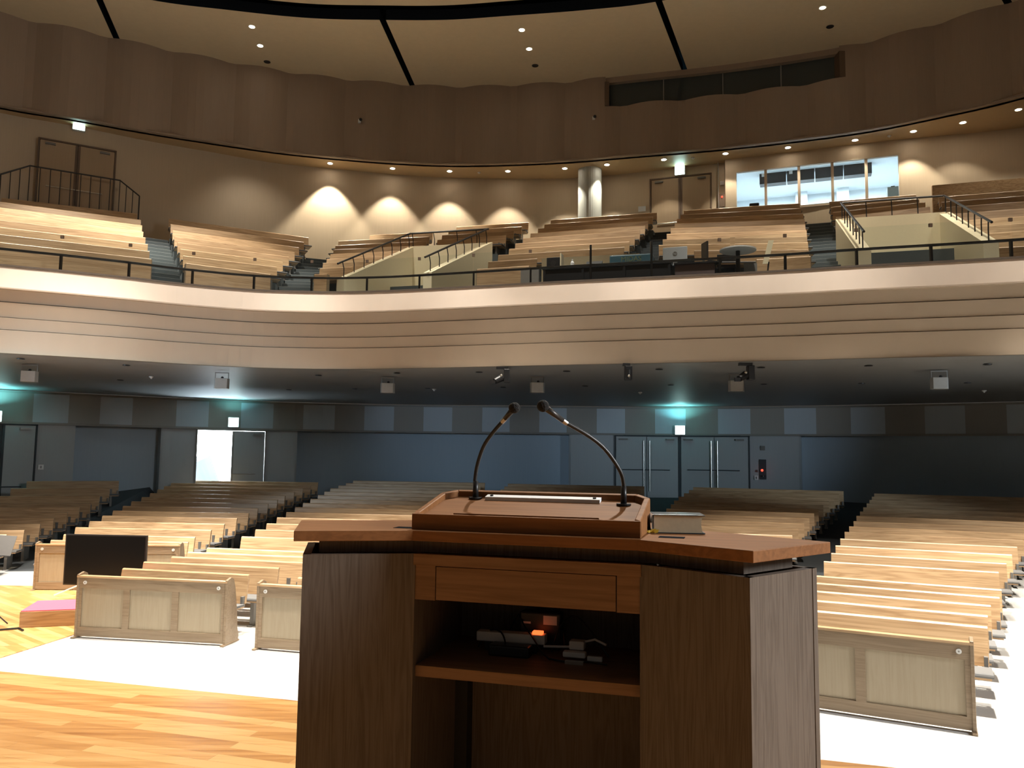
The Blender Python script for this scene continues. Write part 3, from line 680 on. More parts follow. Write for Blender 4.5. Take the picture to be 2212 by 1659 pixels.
for x, y, lab in ((777, 263, 'small white camera on the curved upper wall at left'), (1284, 257, 'small white camera on the curved upper wall left of the dark windows')):
    p, t, a = hit_curve(offset(SF, .16), x, y); o = thing('wall_camera', lab, 'camera', (p.x, p.y, p.z), math.atan2(t.y, t.x))
    MB().box(-.06, .04, -.10, .02, -.06, .06).build('camera_body', m_white, o, bevel=.01); MB().ball((.03, -.09, .05), .06, 12, 8).build('lens_housing', m_black, o)
def wall_box(cv, px, py, w, h, name, lab, cat, mat, off=.0, d=.02):
    p, t, a = hit_curve(cv, px, py); n = Vector((t.y, -t.x, 0)); p = p+n*.02; o = thing(name, lab, cat, (p.x, p.y, p.z), math.atan2(t.y, t.x))
    MB().box(-w/2, w/2, -d-off, -off, -h/2, h/2).build('cover_plate', mat, o, bevel=.004); return o
o = wall_box(LW, 88, 1009, .16, .16, 'wall_switch', 'small white switch plate on the far left wall beside the door', 'switch', m_white); MB().box(-.02, .02, -.03, -.02, -.04, .04).build('rocker', m_legm, o)
o = wall_box(LW, 1634, 1032, .14, .16, 'wall_switch', 'small white switch plate right of the rear double doors', 'switch', m_white); MB().box(-.02, .02, -.03, -.02, -.04, .04).build('rocker', m_legm, o)
o = wall_box(LW, 1648, 968, .16, .16, 'wall_sounder', 'round white sounder on the wall right of the rear double doors', 'sounder', m_legm); MB().disc((0, 0), .06, -.01, .01).build('sounder_dome', m_legm, o).rotation_euler = (math.pi/2, 0, 0)
o = wall_box(LW, 1648, 1014, .24, .72, 'alarm_panel', 'dark alarm call panel with a red lamp right of the rear double doors', 'alarm panel', m_slate2)
MB().ball((0, -.03, .26), .045, 12, 8).build('red_lamp', m_red, o); MB().disc((0, 0), .08, -.02, .02, 18).build('call_button', m_black, o).location = (0, -.02, -.24); o.children[-1].rotation_euler = (math.pi/2, 0, 0)
o = wall_box(GW, 1560, 433, .2, .5, 'alarm_panel', 'brown alarm panel with a red lamp left of the lit booth', 'alarm panel', m_brown); MB().ball((0, -.03, .12), .035, 12, 8).build('red_lamp', m_red, o)
o = wall_box(GW, 1387, 451.5, .28, .2, 'notice_sheet', 'small white notice sheet on the gallery wall left of the double door', 'notice', m_paper, d=.006)
o = wall_box(GW, 1560, 396, .14, .14, 'wall_sounder', 'round pale sounder on the gallery wall between door and booth', 'sounder', m_white)
# ================================================================== PEWS
V2 = lambda p: Vector((p[0], p[1], 0))
MESHC = {}
def pew_frame(L, R, z):
    a, b = V2(L), V2(R); mid = (a+b)/2; w = (b-a).length; rz = math.atan2(b.y-a.y, b.x-a.x)
    return (mid.x, mid.y, z), rz, w
def link_copy(mesh_o, parent, loc=(0, 0, 0)):
    c = mesh_o.copy(); C.objects.link(c); c.parent = parent; c.location = loc; return c
def backrest(w, h0=.44, h1=.86, th=.045):
    g = MB(); x = w/2; c = .017
    yb = -.085 if h0 > .1 else -.03
    pr = [(yb, h0), (-.005-.004, h1-c), (-.005+c*.8, h1), (-.005+th, h1), (yb+th, h0)]; n = len(pr)
    vs = [(-x, a, b) for a, b in pr]+[(x, a, b) for a, b in pr]
    return g.add(vs, [(i, n+i, n+(i+1) % n, (i+1) % n) for i in range(n)]+[tuple(range(n-1, -1, -1)), tuple(range(n, 2*n))])
PROTO = {}
def make_pew(L, R, z, label, group, panel=False):
    loc, rz, w = pew_frame(L, R, z); o = thing('pew', label, 'pew', loc, rz, group); x = w/2
    if panel:
        backrest(w, .02).build('front_panel', m_pew, o)
        for e in (-1, 1): MB().box(e*x-.02, e*x+.02, .0, .12, .0, .84).build('end_post', m_frame, o)
        return o
    backrest(w).build('backrest', m_pew, o)
    g = MB(); g.box(-x, x, -.50, -.10, .385, .412); g.build('seat', m_pew, o)
    g = MB(); g.box(-x-.02, x+.02, -.50, -.13, .412, .445); g.tube([(-x-.02, -.49, .428), (x+.02, -.49, .428)], .026, 8); g.build('seat_cushion', m_cush, o)
    if 'leg' not in PROTO:
        g = MB(); g.box(-.03, .03, -.40, -.12, .02, .385); g.box(-.04, .04, -.47, -.05, 0, .03); g.box(-.03, .03, -.085, -.045, .02, .60)
        PROTO['leg'] = g.build('leg', m_legm, o); PROTO['leg'].location = (-x+.22, 0, 0)
        first = True
    else: first = False
    xs = [-x+.22, x-.22]+([0] if w > 3.2 else [])
    for i, q in enumerate(xs):
        if first and i == 0: continue
        link_copy(PROTO['leg'], o, (q, 0, 0))
    if 'bracket' not in PROTO:
        g = MB(); g.box(-.02, .02, -.13, -.06, .40, .55); PROTO['bracket'] = g.build('end_bracket', m_legm, o); PROTO['bracket'].location = (x-.03, 0, 0)
    else: link_copy(PROTO['bracket'], o, (x-.03, 0, 0))
    return o
def make_panelled(L, R, z, label, bays=3):
    loc, rz, w = pew_frame(L, R, z); o = thing('panelled_front', label, 'pew', loc, rz, 'panelled pew fronts'); x = w/2; H = .86
    g = MB(); g.box(-x+.03, x-.03, .0, .03, .04, H); st = (w-.06)/bays
    g.build('panel', m_pewp, o)
    g = MB(); g.box(-x+.03, x-.03, -.02, .05, H-.15, H); g.box(-x+.03, x-.03, -.02, .05, .03, .16)
    for i in range(bays+1):
        c = -x+.03+st*i; e = .05; g.box(max(-x+.03, c-e), min(x-.03, c+e), -.02, .05, .16, H-.15)
    g.build('rails_and_stiles', m_frame, o)
    g = MB(); g.box(-x+.0, x-.0, -.035, .065, H, H+.025); g.build('cap_rail', m_pew, o)
    for s in (-1, 1):
        g = MB(); e = s*(x-.015)
        pts = [(-.03, .02), (.34, .02), (.34, .10), (.30, .20), (.28, .40), (.24, .60), (.20, .78), (.15, .90), (.08, .93), (-.03, .90)]
        n = len(pts); vs = [(e-.018, p[0], p[1]) for p in pts]+[(e+.018, p[0], p[1]) for p in pts]
        g.add(vs, [tuple(range(n)), tuple(range(2*n-1, n-1, -1))]+[(i, n+i, n+(i+1) % n, (i+1) % n) for i in range(n)])
        g.build('end_panel', m_frame, o, bevel=.005)
        g = MB(); g.box(e-.025, e+.025, -.09, .36, 0, .025); g.build('foot', m_frame, o, bevel=.006)
        g = MB(); g.tube([(s*(x-.13), -.02, H-.07), (s*(x-.13), -.034, H-.07)], .026, 16); b = g.build('round_button', m_white, o)
        g = MB(); g.tube([(s*(x-.13), -.034, H-.07), (s*(x-.13), -.036, H-.07)], .008, 10); g.build('button_mark', m_legm, b)
    return o
def line_pts(P, n):
    """P: {index: (x,y)} -> list by linear in/extrapolation"""
    ks = sorted(P); out = []
    for k in range(n):
        if k in P: out.append(P[k]); continue
        lo = max([q for q in ks if q < k], default=None); hi = min([q for q in ks if q > k], default=None)
        if lo is None: lo, hi = ks[0], ks[1]
        if hi is None: lo, hi = ks[-2], ks[-1]
        t = (k-lo)/(hi-lo); out.append(lerp(P[lo], P[hi], t))
    return out
def floor_block(bname, PL, PR, ks, n):
    Ls, Rs = [refloor(p) for p in line_pts(PL, n)], [refloor(p) for p in line_pts(PR, n)]
    for k in ks:
        L, R = Ls[k], Rs[k]; mx_, my_ = (L[0]+R[0])/2, (L[1]+R[1])/2
        make_pew(L, R, zf(mx_, my_)-.01, 'oak pew, %s, %s row back' % (bname, ORD[k]), 'oak pews, '+bname)
floor_block('ground floor block at the far left edge', {0: (-13.6, 15.85), 7: (-15.2, 22.9), 10: (-15.4, 25.6)}, {0: (-10.6, 16.5), 1: (-10.95, 17.6), 2: (-11.19, 18.63), 3: (-11.42, 19.64), 4: (-11.69, 20.69), 5: (-11.94, 21.76), 6: (-12.2, 22.84), 7: (-12.36, 23.75), 8: (-12.6, 24.7), 10: (-13.1, 26.9)}, range(11), 11)
BLo = {0: (-9.15, 15.65), 3: (-9.99, 18.59), 4: (-10.16, 19.52), 5: (-10.34, 20.47), 6: (-10.55, 21.43), 7: (-10.75, 22.38), 8: (-11.0, 23.4), 9: (-11.21, 24.5), 10: (-11.44, 25.57), 12: (-11.92, 27.69), 14: (-12.3, 29.7)}
BRo = {0: (-6.4, 15.75), 2: (-6.77, 17.39), 3: (-6.78, 18.34), 4: (-6.81, 19.25), 5: (-6.84, 20.21), 6: (-6.84, 21.1), 7: (-6.92, 22.1), 8: (-6.94, 23.09), 9: (-6.94, 24.0), 10: (-7.0, 25.0), 14: (-7.02, 29.3)}
floor_block('ground floor block behind the black television', BLo, BRo, range(1, 15), 15)
make_panelled(line_pts(BLo, 1)[0], line_pts(BRo, 1)[0], 0, 'panelled oak pew front behind the black television')
make_panelled((-6.27, 11.83), (-3.95, 11.43), 0, 'panelled oak pew front with three bays on the white floor left of the lectern')
make_panelled((-3.48, 11.27), (-.9, 10.6), 0, 'panelled oak pew front cut off by the left edge of the lectern')
floor_block('short front block left of the lectern', {1: (-6.11, 12.82), 2: (-6.13, 13.59), 3: (-5.96, 14.29), 4: (-5.95, 14.97), 5: (-5.85, 15.65)}, {1: (-3.95, 12.31), 2: (-3.72, 13.08), 3: (-3.5, 13.75), 5: (-3.25, 15.1)}, range(1, 6), 6)
floor_block('front block hidden behind the lectern', {1: (-3.15, 12.1), 5: (-2.4, 14.9)}, {1: (-.8, 11.5), 5: (.1, 14.2)}, range(1, 6), 6)
floor_block('long ground floor block left of the reading desk', {0: (-5.72, 17.24), 1: (-5.72, 18.17), 2: (-5.74, 19.05), 3: (-5.79, 20.05), 4: (-5.83, 21.01), 5: (-5.87, 22.0), 6: (-5.89, 22.9), 7: (-5.92, 23.86), 8: (-5.94, 24.85), 9: (-5.97, 25.83), 10: (-6.0, 26.8), 13: (-5.74, 29.29)}, {0: (-2.48, 16.7), 13: (-.92, 28.69)}, range(14), 14)
floor_block('ground floor block behind the microphones', {0: (-1.6, 16.2), 13: (-.1, 28.0)}, {0: (1.1, 15.4), 13: (4.5, 27.1)}, range(14), 14)
floor_block('ground floor block behind the thick book', {0: (2.0, 15.0), 7: (4.15, 21.46), 8: (4.44, 22.32), 9: (4.71, 23.2), 10: (5.05, 24.2), 12: (5.76, 26.0), 13: (6.1, 26.9)}, {0: (4.65, 14.45), 4: (6.39, 17.94), 5: (6.79, 18.67), 6: (7.21, 19.47), 7: (7.63, 20.26), 8: (8.03, 21.02), 9: (8.46, 21.8), 13: (10.35, 25.02)}, range(14), 14)
floor_block('large rear ground floor block at right', {0: (5.58, 14.41), 1: (6.02, 15.18), 2: (6.41, 15.94), 3: (6.82, 16.71), 4: (7.27, 17.57), 5: (7.69, 18.33), 6: (8.12, 19.1), 7: (8.59, 20.03), 8: (9.01, 20.79), 9: (9.46, 21.62), 10: (9.9, 22.4), 13: (11.2, 24.8)}, {0: (8.0, 13.28), 1: (8.55, 13.96), 2: (9.14, 14.75), 3: (9.72, 15.51), 4: (10.29, 16.23), 13: (15.4, 22.9)}, range(14), 14)
make_panelled((1.9, 9.65), (4.655, 8.2), 0, 'panelled oak pew front at the right edge, beside the lectern')
floor_block('front block right of the lectern', {1: (2.4, 10.7), 5: (4.18, 13.3)}, {1: (5.36, 9.15), 2: (5.75, 9.8), 3: (6.2, 10.49), 4: (6.69, 11.11), 5: (7.12, 11.77)}, range(1, 6), 6)

# ================================================================== GALLERY
G0, GS = 6.59, .42
def regal(p, z): q = proj((p[0], p[1], z)); r = on_z(q[0], q[1], z+.1); return (r.x, r.y)
def regl(ps): return [regal(p, 7.35+.42*k) for k, p in enumerate(ps)]
B = {}
b1R = [(-8.8, 19.07), (-9.28, 19.99), (-9.76, 20.9), (-10.24, 21.77), (-10.75, 22.7), (-11.18, 23.51), (-11.63, 24.36), (-12.12, 25.1)]
b1R = regl(b1R); B['B1'] = {k: ((r[0]-3.9, r[1]-1.95), r) for k, r in enumerate(b1R)}; B['B1'][7] = ((-15.75, 23.95), b1R[7])
b2L = [(-8.11, 19.46), (-8.59, 20.4), (-9.07, 21.32), (-9.54, 22.23), (-10.03, 23.13), (-10.46, 23.98), (-10.88, 24.78), (-11.31, 25.6)]
b2R = [(-6.36, 20.58), (-6.49, 21.55), (-6.67, 22.69), (-6.81, 23.76), (-6.95, 24.87), (-7.09, 25.87), (-7.17, 26.76), (-7.27, 27.7)]
b2L, b2R = regl(b2L), regl(b2R); B['B2'] = {k: (b2L[k], b2R[k]) for k in range(8)}
b3L = [(-5.2, 20.55), (-5.33, 21.65), (-5.52, 22.77), (-5.7, 23.97), (-5.85, 25.05), (-5.99, 26.09), (-6.17, 27.14), (-6.29, 28.11), (-5.3, 28.81)]
b3R = [(-4.85, 20.45), (-4.38, 21.4), (-3.85, 22.4), (-3.35, 23.42), (-2.95, 24.4), (-2.92, 25.4), (-2.95, 26.42), (-2.95, 27.37), (-2.93, 28.28)]
b3L, b3R = regl(b3L), regl(b3R); B['B3'] = {k: (b3L[k], b3R[k]) for k in range(9)}
B['B4'] = {6: ((-2.56, 26.26), (-.25, 25.59)), 7: ((-2.49, 27.19), (0, 26.51)), 8: ((-2.35, 28.13), (.28, 27.44)), 9: ((-2.13, 29.04), (.53, 28.34))}
b5L = [(-.91, 19.72), (-.66, 20.65), (-.42, 21.6), (-.13, 22.52), (.05, 23.49), (.29, 24.43), (.54, 25.36), (.81, 26.25), (1.06, 27.15), (1.32, 28.02)]
b6L = [(5.7, 18.39), (4.44, 19.26), (3.77, 20.34), (4.06, 21.32), (4.35, 22.25), (4.64, 23.13), (4.95, 24.06), (5.2, 24.96), (5.51, 25.85), (5.81, 26.73)]
b6R = [(6.83, 18.03), (7.17, 19.04), (7.48, 19.9), (7.82, 20.86), (8.13, 21.71), (8.42, 22.58), (8.72, 23.42), (8.98, 24.22), (9.21, 25.0), (9.45, 25.78)]
b5R = [(b6L[k][0]-.87, b6L[k][1]+.24) for k in range(10)]; b5R[0] = (.38, 19.3); b5R[1] = (.6, 20.25)
b5L, b5R, b6L, b6R = regl(b5L), regl(b5R), regl(b6L), regl(b6R); B['B5'] = {k: (b5L[k], b5R[k]) for k in range(10)}
B['B6'] = {k: (b6L[k], b6R[k]) for k in range(10)}
B['B7'] = {5: ((9.3, 22.3), (11.4, 21.3)), 6: ((9.57, 23.2), (11.79, 22.09)), 7: ((9.83, 24.05), (12.12, 22.96)), 8: ((10.1, 24.85), (12.43, 23.91)), 9: ((10.35, 25.6), (12.79, 24.78))}
b8L = [(10.53, 17.12), (10.91, 18.07), (11.23, 18.96), (11.5, 19.8), (11.79, 20.65), (12.0, 21.4), (12.26, 22.15), (12.59, 22.95), (12.95, 23.75), (13.34, 24.58)]
b8L = regl(b8L)
for bn in ('B4', 'B7'): B[bn] = {k: tuple(regal(q, 7.35+.42*k) for q in v) for k, v in B[bn].items()}
B['B8'] = {k: (p, (p[0]+4.6, p[1]-1.5)) for k, p in enumerate(b8L)}
GN = {'B1': 'gallery block under the railed door at far left', 'B2': 'gallery block between the two left stairs', 'B3': 'gallery block left of the first entrance well', 'B4': 'small gallery block behind the first entrance well', 'B5': 'gallery block in front of the round column', 'B6': 'gallery block below the lit booth', 'B7': 'gallery block behind the wide entrance well', 'B8': 'gallery block at the right edge'}
for bn, rows in B.items():
    ks = sorted(rows)
    for k in ks:
        L, R = rows[k]
        make_pew(L, R, G0+GS*k, ('oak front panel of the %s' % GN[bn] if k == 0 else 'oak pew, %s, %s row up' % (GN[bn], ORD[k-ks[0]])), 'oak pews, '+GN[bn], k == 0)
# tiers under the benches
def shift(L, R, d):
    t = (V2(R)-V2(L)).normalized(); n = Vector((-t.y, t.x)); return ((L[0]+n[0]*d, L[1]+n[1]*d), (R[0]+n[0]*d, R[1]+n[1]*d))
g = MB()
def tier(L0, R0, L1, R1, z):
    g.prism([L0, R0, R1, L1], z-.46, z)
for bn, rows in B.items():
    ks = sorted(rows)
    for k in ks:
        a = shift(*rows[k], .10)
        if k-1 in rows: b = shift(*rows[k-1], .10)
        else: b = shift(*rows[k], -.62 if k == 0 else -.95)
        tier(b[0], b[1], a[0], a[1], G0+GS*k-.005)
struct(g.build('floor_gallery', m_slate))
g = MB(); g.sweep(BC, [(-.2, G0-.12), (-.2, G0-.03), (-2.3, G0-.03), (-2.3, G0-.4)]); struct(g.build('floor_gallery_walkway', m_slate))
# stairs in the aisles
def stairs(label, Rf, Lf, ks, top=None, mat=m_slate):
    """Rf,Lf: left and right plan points per row index"""
    g = MB(); q = MB()
    for k in ks:
        a0, a1 = Rf(k-1), Lf(k-1); b0, b1 = Rf(k), Lf(k); z = G0+GS*k
        for h in (0, 1):
            p0, p1 = lerp(a0, b0, h*.5), lerp(a1, b1, h*.5); r0, r1 = lerp(a0, b0, h*.5+.5), lerp(a1, b1, h*.5+.5); zz = z-GS/2*(1-h)
            g.prism([p0, p1, r1, r0], zz-.5, zz)
            e0, e1 = lerp(p0, r0, .08), lerp(p1, r1, .08)
            q.prism([p0, p1, e1, e0], zz, zz+.006)
    p = Rf(ks[0]); o = tag(g.build('aisle_stairs', mat), label, 'stairs', 'gallery aisle stairs')
    q.build('step_nosing', m_nose if mat is m_slate else m_slate, o)
def ext(f, n): return lambda k: f[k] if 0 <= k < n else (lerp(f[0], f[1], k) if k < 0 else lerp(f[n-2], f[n-1], k-n+2))
stairs('slate carpeted aisle stairs at the far left of the gallery', ext([(p[0]+.02, p[1]) for p in b1R], 8), ext([(p[0]-.02, p[1]) for p in b2L], 8), range(1, 8))
stairs('slate carpeted aisle stairs left of the first entrance well', ext(b2R, 8), ext(b3L[:8], 8), range(1, 8))
stairs('dark narrow aisle stairs leading to the gallery double door', ext(b5R[2:], 8), ext(b6L[2:], 8), range(0, 8), mat=m_slate2) if False else None
def shf(f, s): return lambda k: f(k-s)
stairs('dark narrow aisle stairs leading up to the gallery double door', shf(ext(b5R[2:], 8), 2), shf(ext(b6L[2:], 8), 2), range(2, 10), mat=m_slate2)
b7Lx = [(b6R[k][0]+.98, b6R[k][1]-.35) for k in range(10)]
stairs('slate carpeted aisle stairs below the lit booth window', ext(b6R, 10), ext(b7Lx, 10), range(1, 10))
g = MB()
g.prism([b2R[7], b3L[7], (-6.1, 29.2), (-7.9, 28.9)], 9, G0+GS*7.0); g.prism([(-12.3, 25.3), b2L[7], (-11.6, 26.6), (-12.7, 26.0)], 9, G0+GS*7+.0)
g.prism([(4.9, 27.1), (5.85, 26.85), (6.4, 28.4), (4.6, 29.2)], 9.4, G0+GS*9); g.prism([(9.5, 25.9), (10.5, 25.6), (10.8, 26.7), (9.7, 27.3)], 9.4, G0+GS*9)
g.prism([(12.8, 24.9), (13.4, 24.7), (13.8, 25.8), (13.0, 26.2)], 9.4, G0+GS*9)
struct(g.build('floor_gallery_landing', m_slate))

# entrance wells (U-shaped parapets with rails)
def well(a0, a1, c0, c1, zf_, zb, label, sub_label, block_z, th=.26):
    """a: left wall front/back, c: right wall front/back"""
    o = thing('entrance_well', label, 'parapet', (0, 0, 0))
    def wall(p, q, z0, z1):
        t = (V2(q)-V2(p)).normalized(); n = Vector((-t.y, t.x))*th/2; L = (V2(q)-V2(p)).length
        f = lambda x, y: z0+(z1-z0)*min(1, max(0, ((x-p[0])*t.x+(y-p[1])*t.y)/L))
        g = MB(); g.prism([(p[0]-n[0], p[1]-n[1]), (q[0]-n[0], q[1]-n[1]), (q[0]+n[0], q[1]+n[1]), (p[0]+n[0], p[1]+n[1])][::-1] if False else [(p[0]+n[0], p[1]+n[1]), (p[0]-n[0], p[1]-n[1]), (q[0]-n[0], q[1]-n[1]), (q[0]+n[0], q[1]+n[1])], 5.5, f); return g
    wall(a0, a1, zf_, zb).build('side_wall', m_cream, o); wall(c0, c1, zf_, zb).build('side_wall', m_cream, o)
    wall(a1, c1, zb-.03, zb-.03).build('back_wall', m_cream, o)
    # carpeted step block inside
    g = MB(); k = .62
    g.prism([lerp(a0, a1, k), lerp(c0, c1, k), c1, a1], 5.6, block_z); g.prism([a0, c0, lerp(c0, c1, k), lerp(a0, a1, k)], 5.6, G0-.1); g.build('well_steps', m_slate, o)
    return o
def rail(label, path, bal, r=.028, group='dark handrails on the gallery parapets', hook=.07):
    o = thing('handrail', label, 'handrail', (0, 0, 0), 0, group)
    MB().tube(path, r, 8).build('rail', m_metal, o)
    for i, (p, h) in enumerate(bal):
        p = Vector(p); g = MB(); g.tube([p, p+Vector((0, 0, h*.55)), p+Vector((-.02, -hook*.6, h*.85)), p+Vector((-.03, -hook, h))], .014, 6); g.build('baluster', m_metal, o)
    return o
def wall_rail(label, p, q, z0, z1, h, n):
    P, Q = Vector((p[0], p[1], z0)), Vector((q[0], q[1], z1)); bal = []
    for i in range(n): bal.append((P.lerp(Q, (i+.3)/(n-.4)), h))
    dz = Vector((-.03, -.07, h)); t = (Q-P)
    rail(label, [P-t*.02+dz, Q+dz], bal)
W1 = (regal((-4.56, 20.75), 7.3), regal((-3.09, 23.71), 8.95), regal((-2.18, 19.95), 7.3), regal((-.74, 23.13), 8.95))
well(*W1, 7.4, 9.05, 'cream entrance well with sloping side walls left of the sound desk', '', 7.55)
wall_rail('dark sloping handrail on the left wall of the first entrance well', W1[0], W1[1], 7.4, 9.05, .40, 8)
wall_rail('dark sloping handrail on the right wall of the first entrance well', W1[2], W1[3], 7.4, 9.05, .40, 8)
rail('dark level handrail across the back of the first entrance well', [(W1[1][0], W1[1][1]-.06, 9.45), (W1[3][0], W1[3][1]-.06, 9.45)], [((lerp(W1[1], W1[3], f)[0], lerp(W1[1], W1[3], f)[1], 9.02), .42) for f in (.02, .3, .6, .85)], hook=.05)
W2 = (regal((7.72, 17.26), 7.3), regal((8.55, 20.38), 8.95), regal((10.04, 16.46), 7.3), regal((10.88, 19.72), 8.95))
well(*W2, 7.4, 9.05, 'wide cream entrance well with sloping side walls at the right of the gallery', '', 7.8, .3)
wall_rail('dark sloping handrail on the left wall of the wide entrance well', W2[0], W2[1], 7.4, 9.05, .42, 8)
wall_rail('dark sloping handrail on the right wall of the wide entrance well', W2[2], W2[3], 7.4, 9.05, .42, 8)
rail('dark level handrail across the back of the wide entrance well', [(W2[1][0], W2[1][1]-.06, 9.47), (W2[3][0], W2[3][1]-.06, 9.47)], [((lerp(W2[1], W2[3], f)[0], lerp(W2[1], W2[3], f)[1], 9.02), .44) for f in (.25, .5, .75)], hook=.05)
# wooden barrier wall behind the right gallery block
g = MB(); a, b = (13.3, 24.75), (17.8, 23.3); g.prism([a, b, (b[0]+.05, b[1]+.14), (a[0]+.05, a[1]+.14)], 10.2, 11.42); o = g.build('barrier_wall', m_pew); tag(o, 'long wooden barrier with a bright top at the upper right behind the gallery benches', 'barrier')

# railed landing in front of the upper left door
def gpt(px, py, z): p = on_z(px, py, z); return (p.x, p.y)
a = hit_curve(GW, 85, 330)[0]; b = hit_curve(GW, 248, 340)[0]; a.z = b.z = 0; t = (b-a).normalized(); t.z = 0; t.normalize(); n = Vector((t.y, -t.x, 0))
p0 = a-t*.2+n*.95; p1 = b+t*.15+n*.95; zl = 10.13
g = MB(); g.prism([p0[:2], p1[:2], (b+t*.15)[:2], (a-t*.2)[:2]], 9.3, zl); 
for s, c in ((-1, p0), (1, p1)):
    for i in (1, 2):
        u0 = c+t*s*.3*(i-1); u1 = c+t*s*.3*i; q0 = u0-n*.95; q1 = u1-n*.95; z = zl-.22*i
        P = [u0[:2], u1[:2], q1[:2], q0[:2]]; P = P if s > 0 else P[::-1]; g.prism(P, 9.2, z)
o = tag(g.build('landing', m_slate2), 'dark carpeted landing in front of the upper left double door', 'landing')
g = MB(); g.box(-.0, (p1-p0).length, -.012, 0, -.1, .0); e = g.build('pale_edge', m_nose, o); e.location = p0+Vector((0, 0, zl-.08)); e.rotation_euler = (0, 0, math.atan2(t.y, t.x))
zr = on_y(75, 358, p0.y).z
q0 = p0-t*.75+Vector((0, 0, zr-.42)); q1 = p1+t*.6+Vector((0, 0, zr-.42)); A_ = p0+Vector((0, 0, zr)); B_ = p1+Vector((0, 0, zr))
o = thing('landing_railing', 'dark metal railing around the landing of the upper left double door', 'railing', (0, 0, 0))
MB().tube([q0, A_, B_, q1], .025, 8).build('rail', m_metal, o)
for i in range(10):
    p = A_.lerp(B_, i/9); g = MB(); g.tube([(p.x, p.y, zl), p], .013, 6); g.build('baluster', m_metal, o)
for A2, B2 in ((A_, q0), (B_, q1)):
    for f in (.33, .66, 1.0):
        p = A2.lerp(B2, f); g = MB(); g.tube([(p.x, p.y, zl-.44*f-.2), p], .013 if f < 1 else .022, 6); g.build('baluster', m_metal, o)

# glass balustrade along the balcony front
o = thing('glass_balustrade', 'curved glass balustrade with a dark handrail along the whole balcony front', 'balustrade', (0, 0, 0))
RC = offset(BC, -.13); ZB = 6.74
pp = [-150, -20, 129, 278, 416, 549, 673, 792, 905, 1022, 1145, 1275, 1407, 1555, 1697, 1852, 2014, 2188, 2380]
ap = [arc(RC, p, 600) for p in pp]
for i in range(len(ap)-1):
    c = sub(RC, ap[i]+.01, ap[i+1]-.01); g = MB(); g.sweep(c, [(0, ZB), (0, ZB+.84)]); g.build('glass_panel', m_glass, o)
tall = (1275, 1407)
for px, a in zip(pp, ap):
    p = pt(RC, a); i = min(int(a), len(RC)-2); n_ = normals(RC)[i]; h = .86 if px in tall else .36; w = .045
    q = (p[0]-n_[0]*.04, p[1]-n_[1]*.04)
    g = MB(); g.box(q[0]-w/2, q[0]+w/2, q[1]-.03, q[1]+.03, ZB-.02, ZB+h); g.build('post', m_metal, o)
    if px not in tall:
        g = MB(); g.box(p[0]-.035, p[0]+.035, p[1]-.02, p[1]+.02, ZB+.76, ZB+.83); g.build('glass_clip', m_brown, o)
g = MB(); g.tube([(c[0], c[1], ZB+.40) for c in offset(RC, -.10)], .03, 8); g.build('handrail', m_metal, o)

# ------------------------------------------------------------------ sound desk on the balcony front
ta = math.atan2(-.27, .96)
def dk(px, py, z): p = on_z(px, py, z); return p
zc = 7.18
d0 = Vector((.77, 19.42, G0-.03)); Lk = 3.1
o = thing('sound_desk', 'long black sound desk behind the glass in the middle of the balcony', 'desk', d0, ta)
MB().box(0, Lk, -.25, .45, .66, .72).build('desk_top', m_black, o, bevel=.005)
MB().box(.03, Lk-.03, -.22, .40, .05, .66).build('desk_body', m_black, o)
for x in (.05, 1.0, 2.0, Lk-.05): MB().box(x-.03, x+.03, -.24, .40, 0, .66).build('leg', m_black, o)
for x in (.68, .74, .8): MB().ball((x, -.23, .18), .012, 6, 4).build('indicator_light', m_red, o)
MD = Matrix.Translation(d0)@Matrix.Rotation(ta, 4, 'Z')
def ondesk(x, y, z=.72): return MD@Vector((x, y, z))
o = thing('monitor_speaker', 'small black monitor speaker at the left end of the sound desk', 'speaker', ondesk(.22, .1), ta)
MB().prism([(-.17, -.10), (.17, -.10), (.15, .14), (-.15, .14)], 0, .30).build('cabinet', m_black, o, bevel=.01); MB().tube([(0, -.101, .15), (0, -.11, .15)], .07, 14).build('speaker_cone', m_metal, o)
MB().box(.17, .20, -.1, .2, 0, .40).build('wooden_cheek', m_cream, o)
o = thing('spray_bottle', 'small white bottle standing on the sound desk', 'bottle', ondesk(.68, .1), ta); MB().tube([(0, 0, 0), (0, 0, .16), (0, 0, .2), (0, 0, .25)], [.05, .05, .02, .02], 12).build('bottle_body', m_white, o)
o = thing('tablet_console', 'black angled console screen on the sound desk left of the blue mixer', 'console', ondesk(1.2, .1), ta)
MB().add([(-.2, -.1, 0), (.2, -.1, 0), (.2, .2, .22), (-.2, .2, .22), (-.2, .22, 0), (.2, .22, 0)], [(0, 1, 2, 3), (3, 2, 5, 4), (0, 4, 5, 1), (0, 3, 4), (1, 5, 2)]).build('screen_housing', m_black, o)
o = thing('mixing_console', 'wide blue-grey mixing console with faint lettering on its back', 'mixing console', ondesk(2.15, .08), ta)
MB().prism([(-.52, -.20), (.52, -.20), (.52, .25), (-.52, .25)], 0, .24).build('console_housing', m_blue, o, bevel=.03)
def text(body, size, mat, parent, loc, rot, name='lettering', ext_=.002):
    cu = bpy.data.curves.new(name, 'FONT'); cu.body = body; cu.size = size; cu.extrude = ext_; cu.align_x = 'CENTER'; cu.align_y = 'CENTER'; cu.materials.append(mat)
    tc_ = bpy.data.objects.new(name, cu); me = bpy.data.meshes.new_from_object(tc_); bpy.data.objects.remove(tc_); t_ = bpy.data.objects.new(name, me); C.objects.link(t_); t_.parent = parent; t_.location = loc; t_.rotation_euler = rot; return t_
m_olive = plain('olive_letters', (.13, .16, .07), .5)
text('MIDAS', .17, m_olive, o, (0, -.203, .12), (math.pi/2, 0, 0))
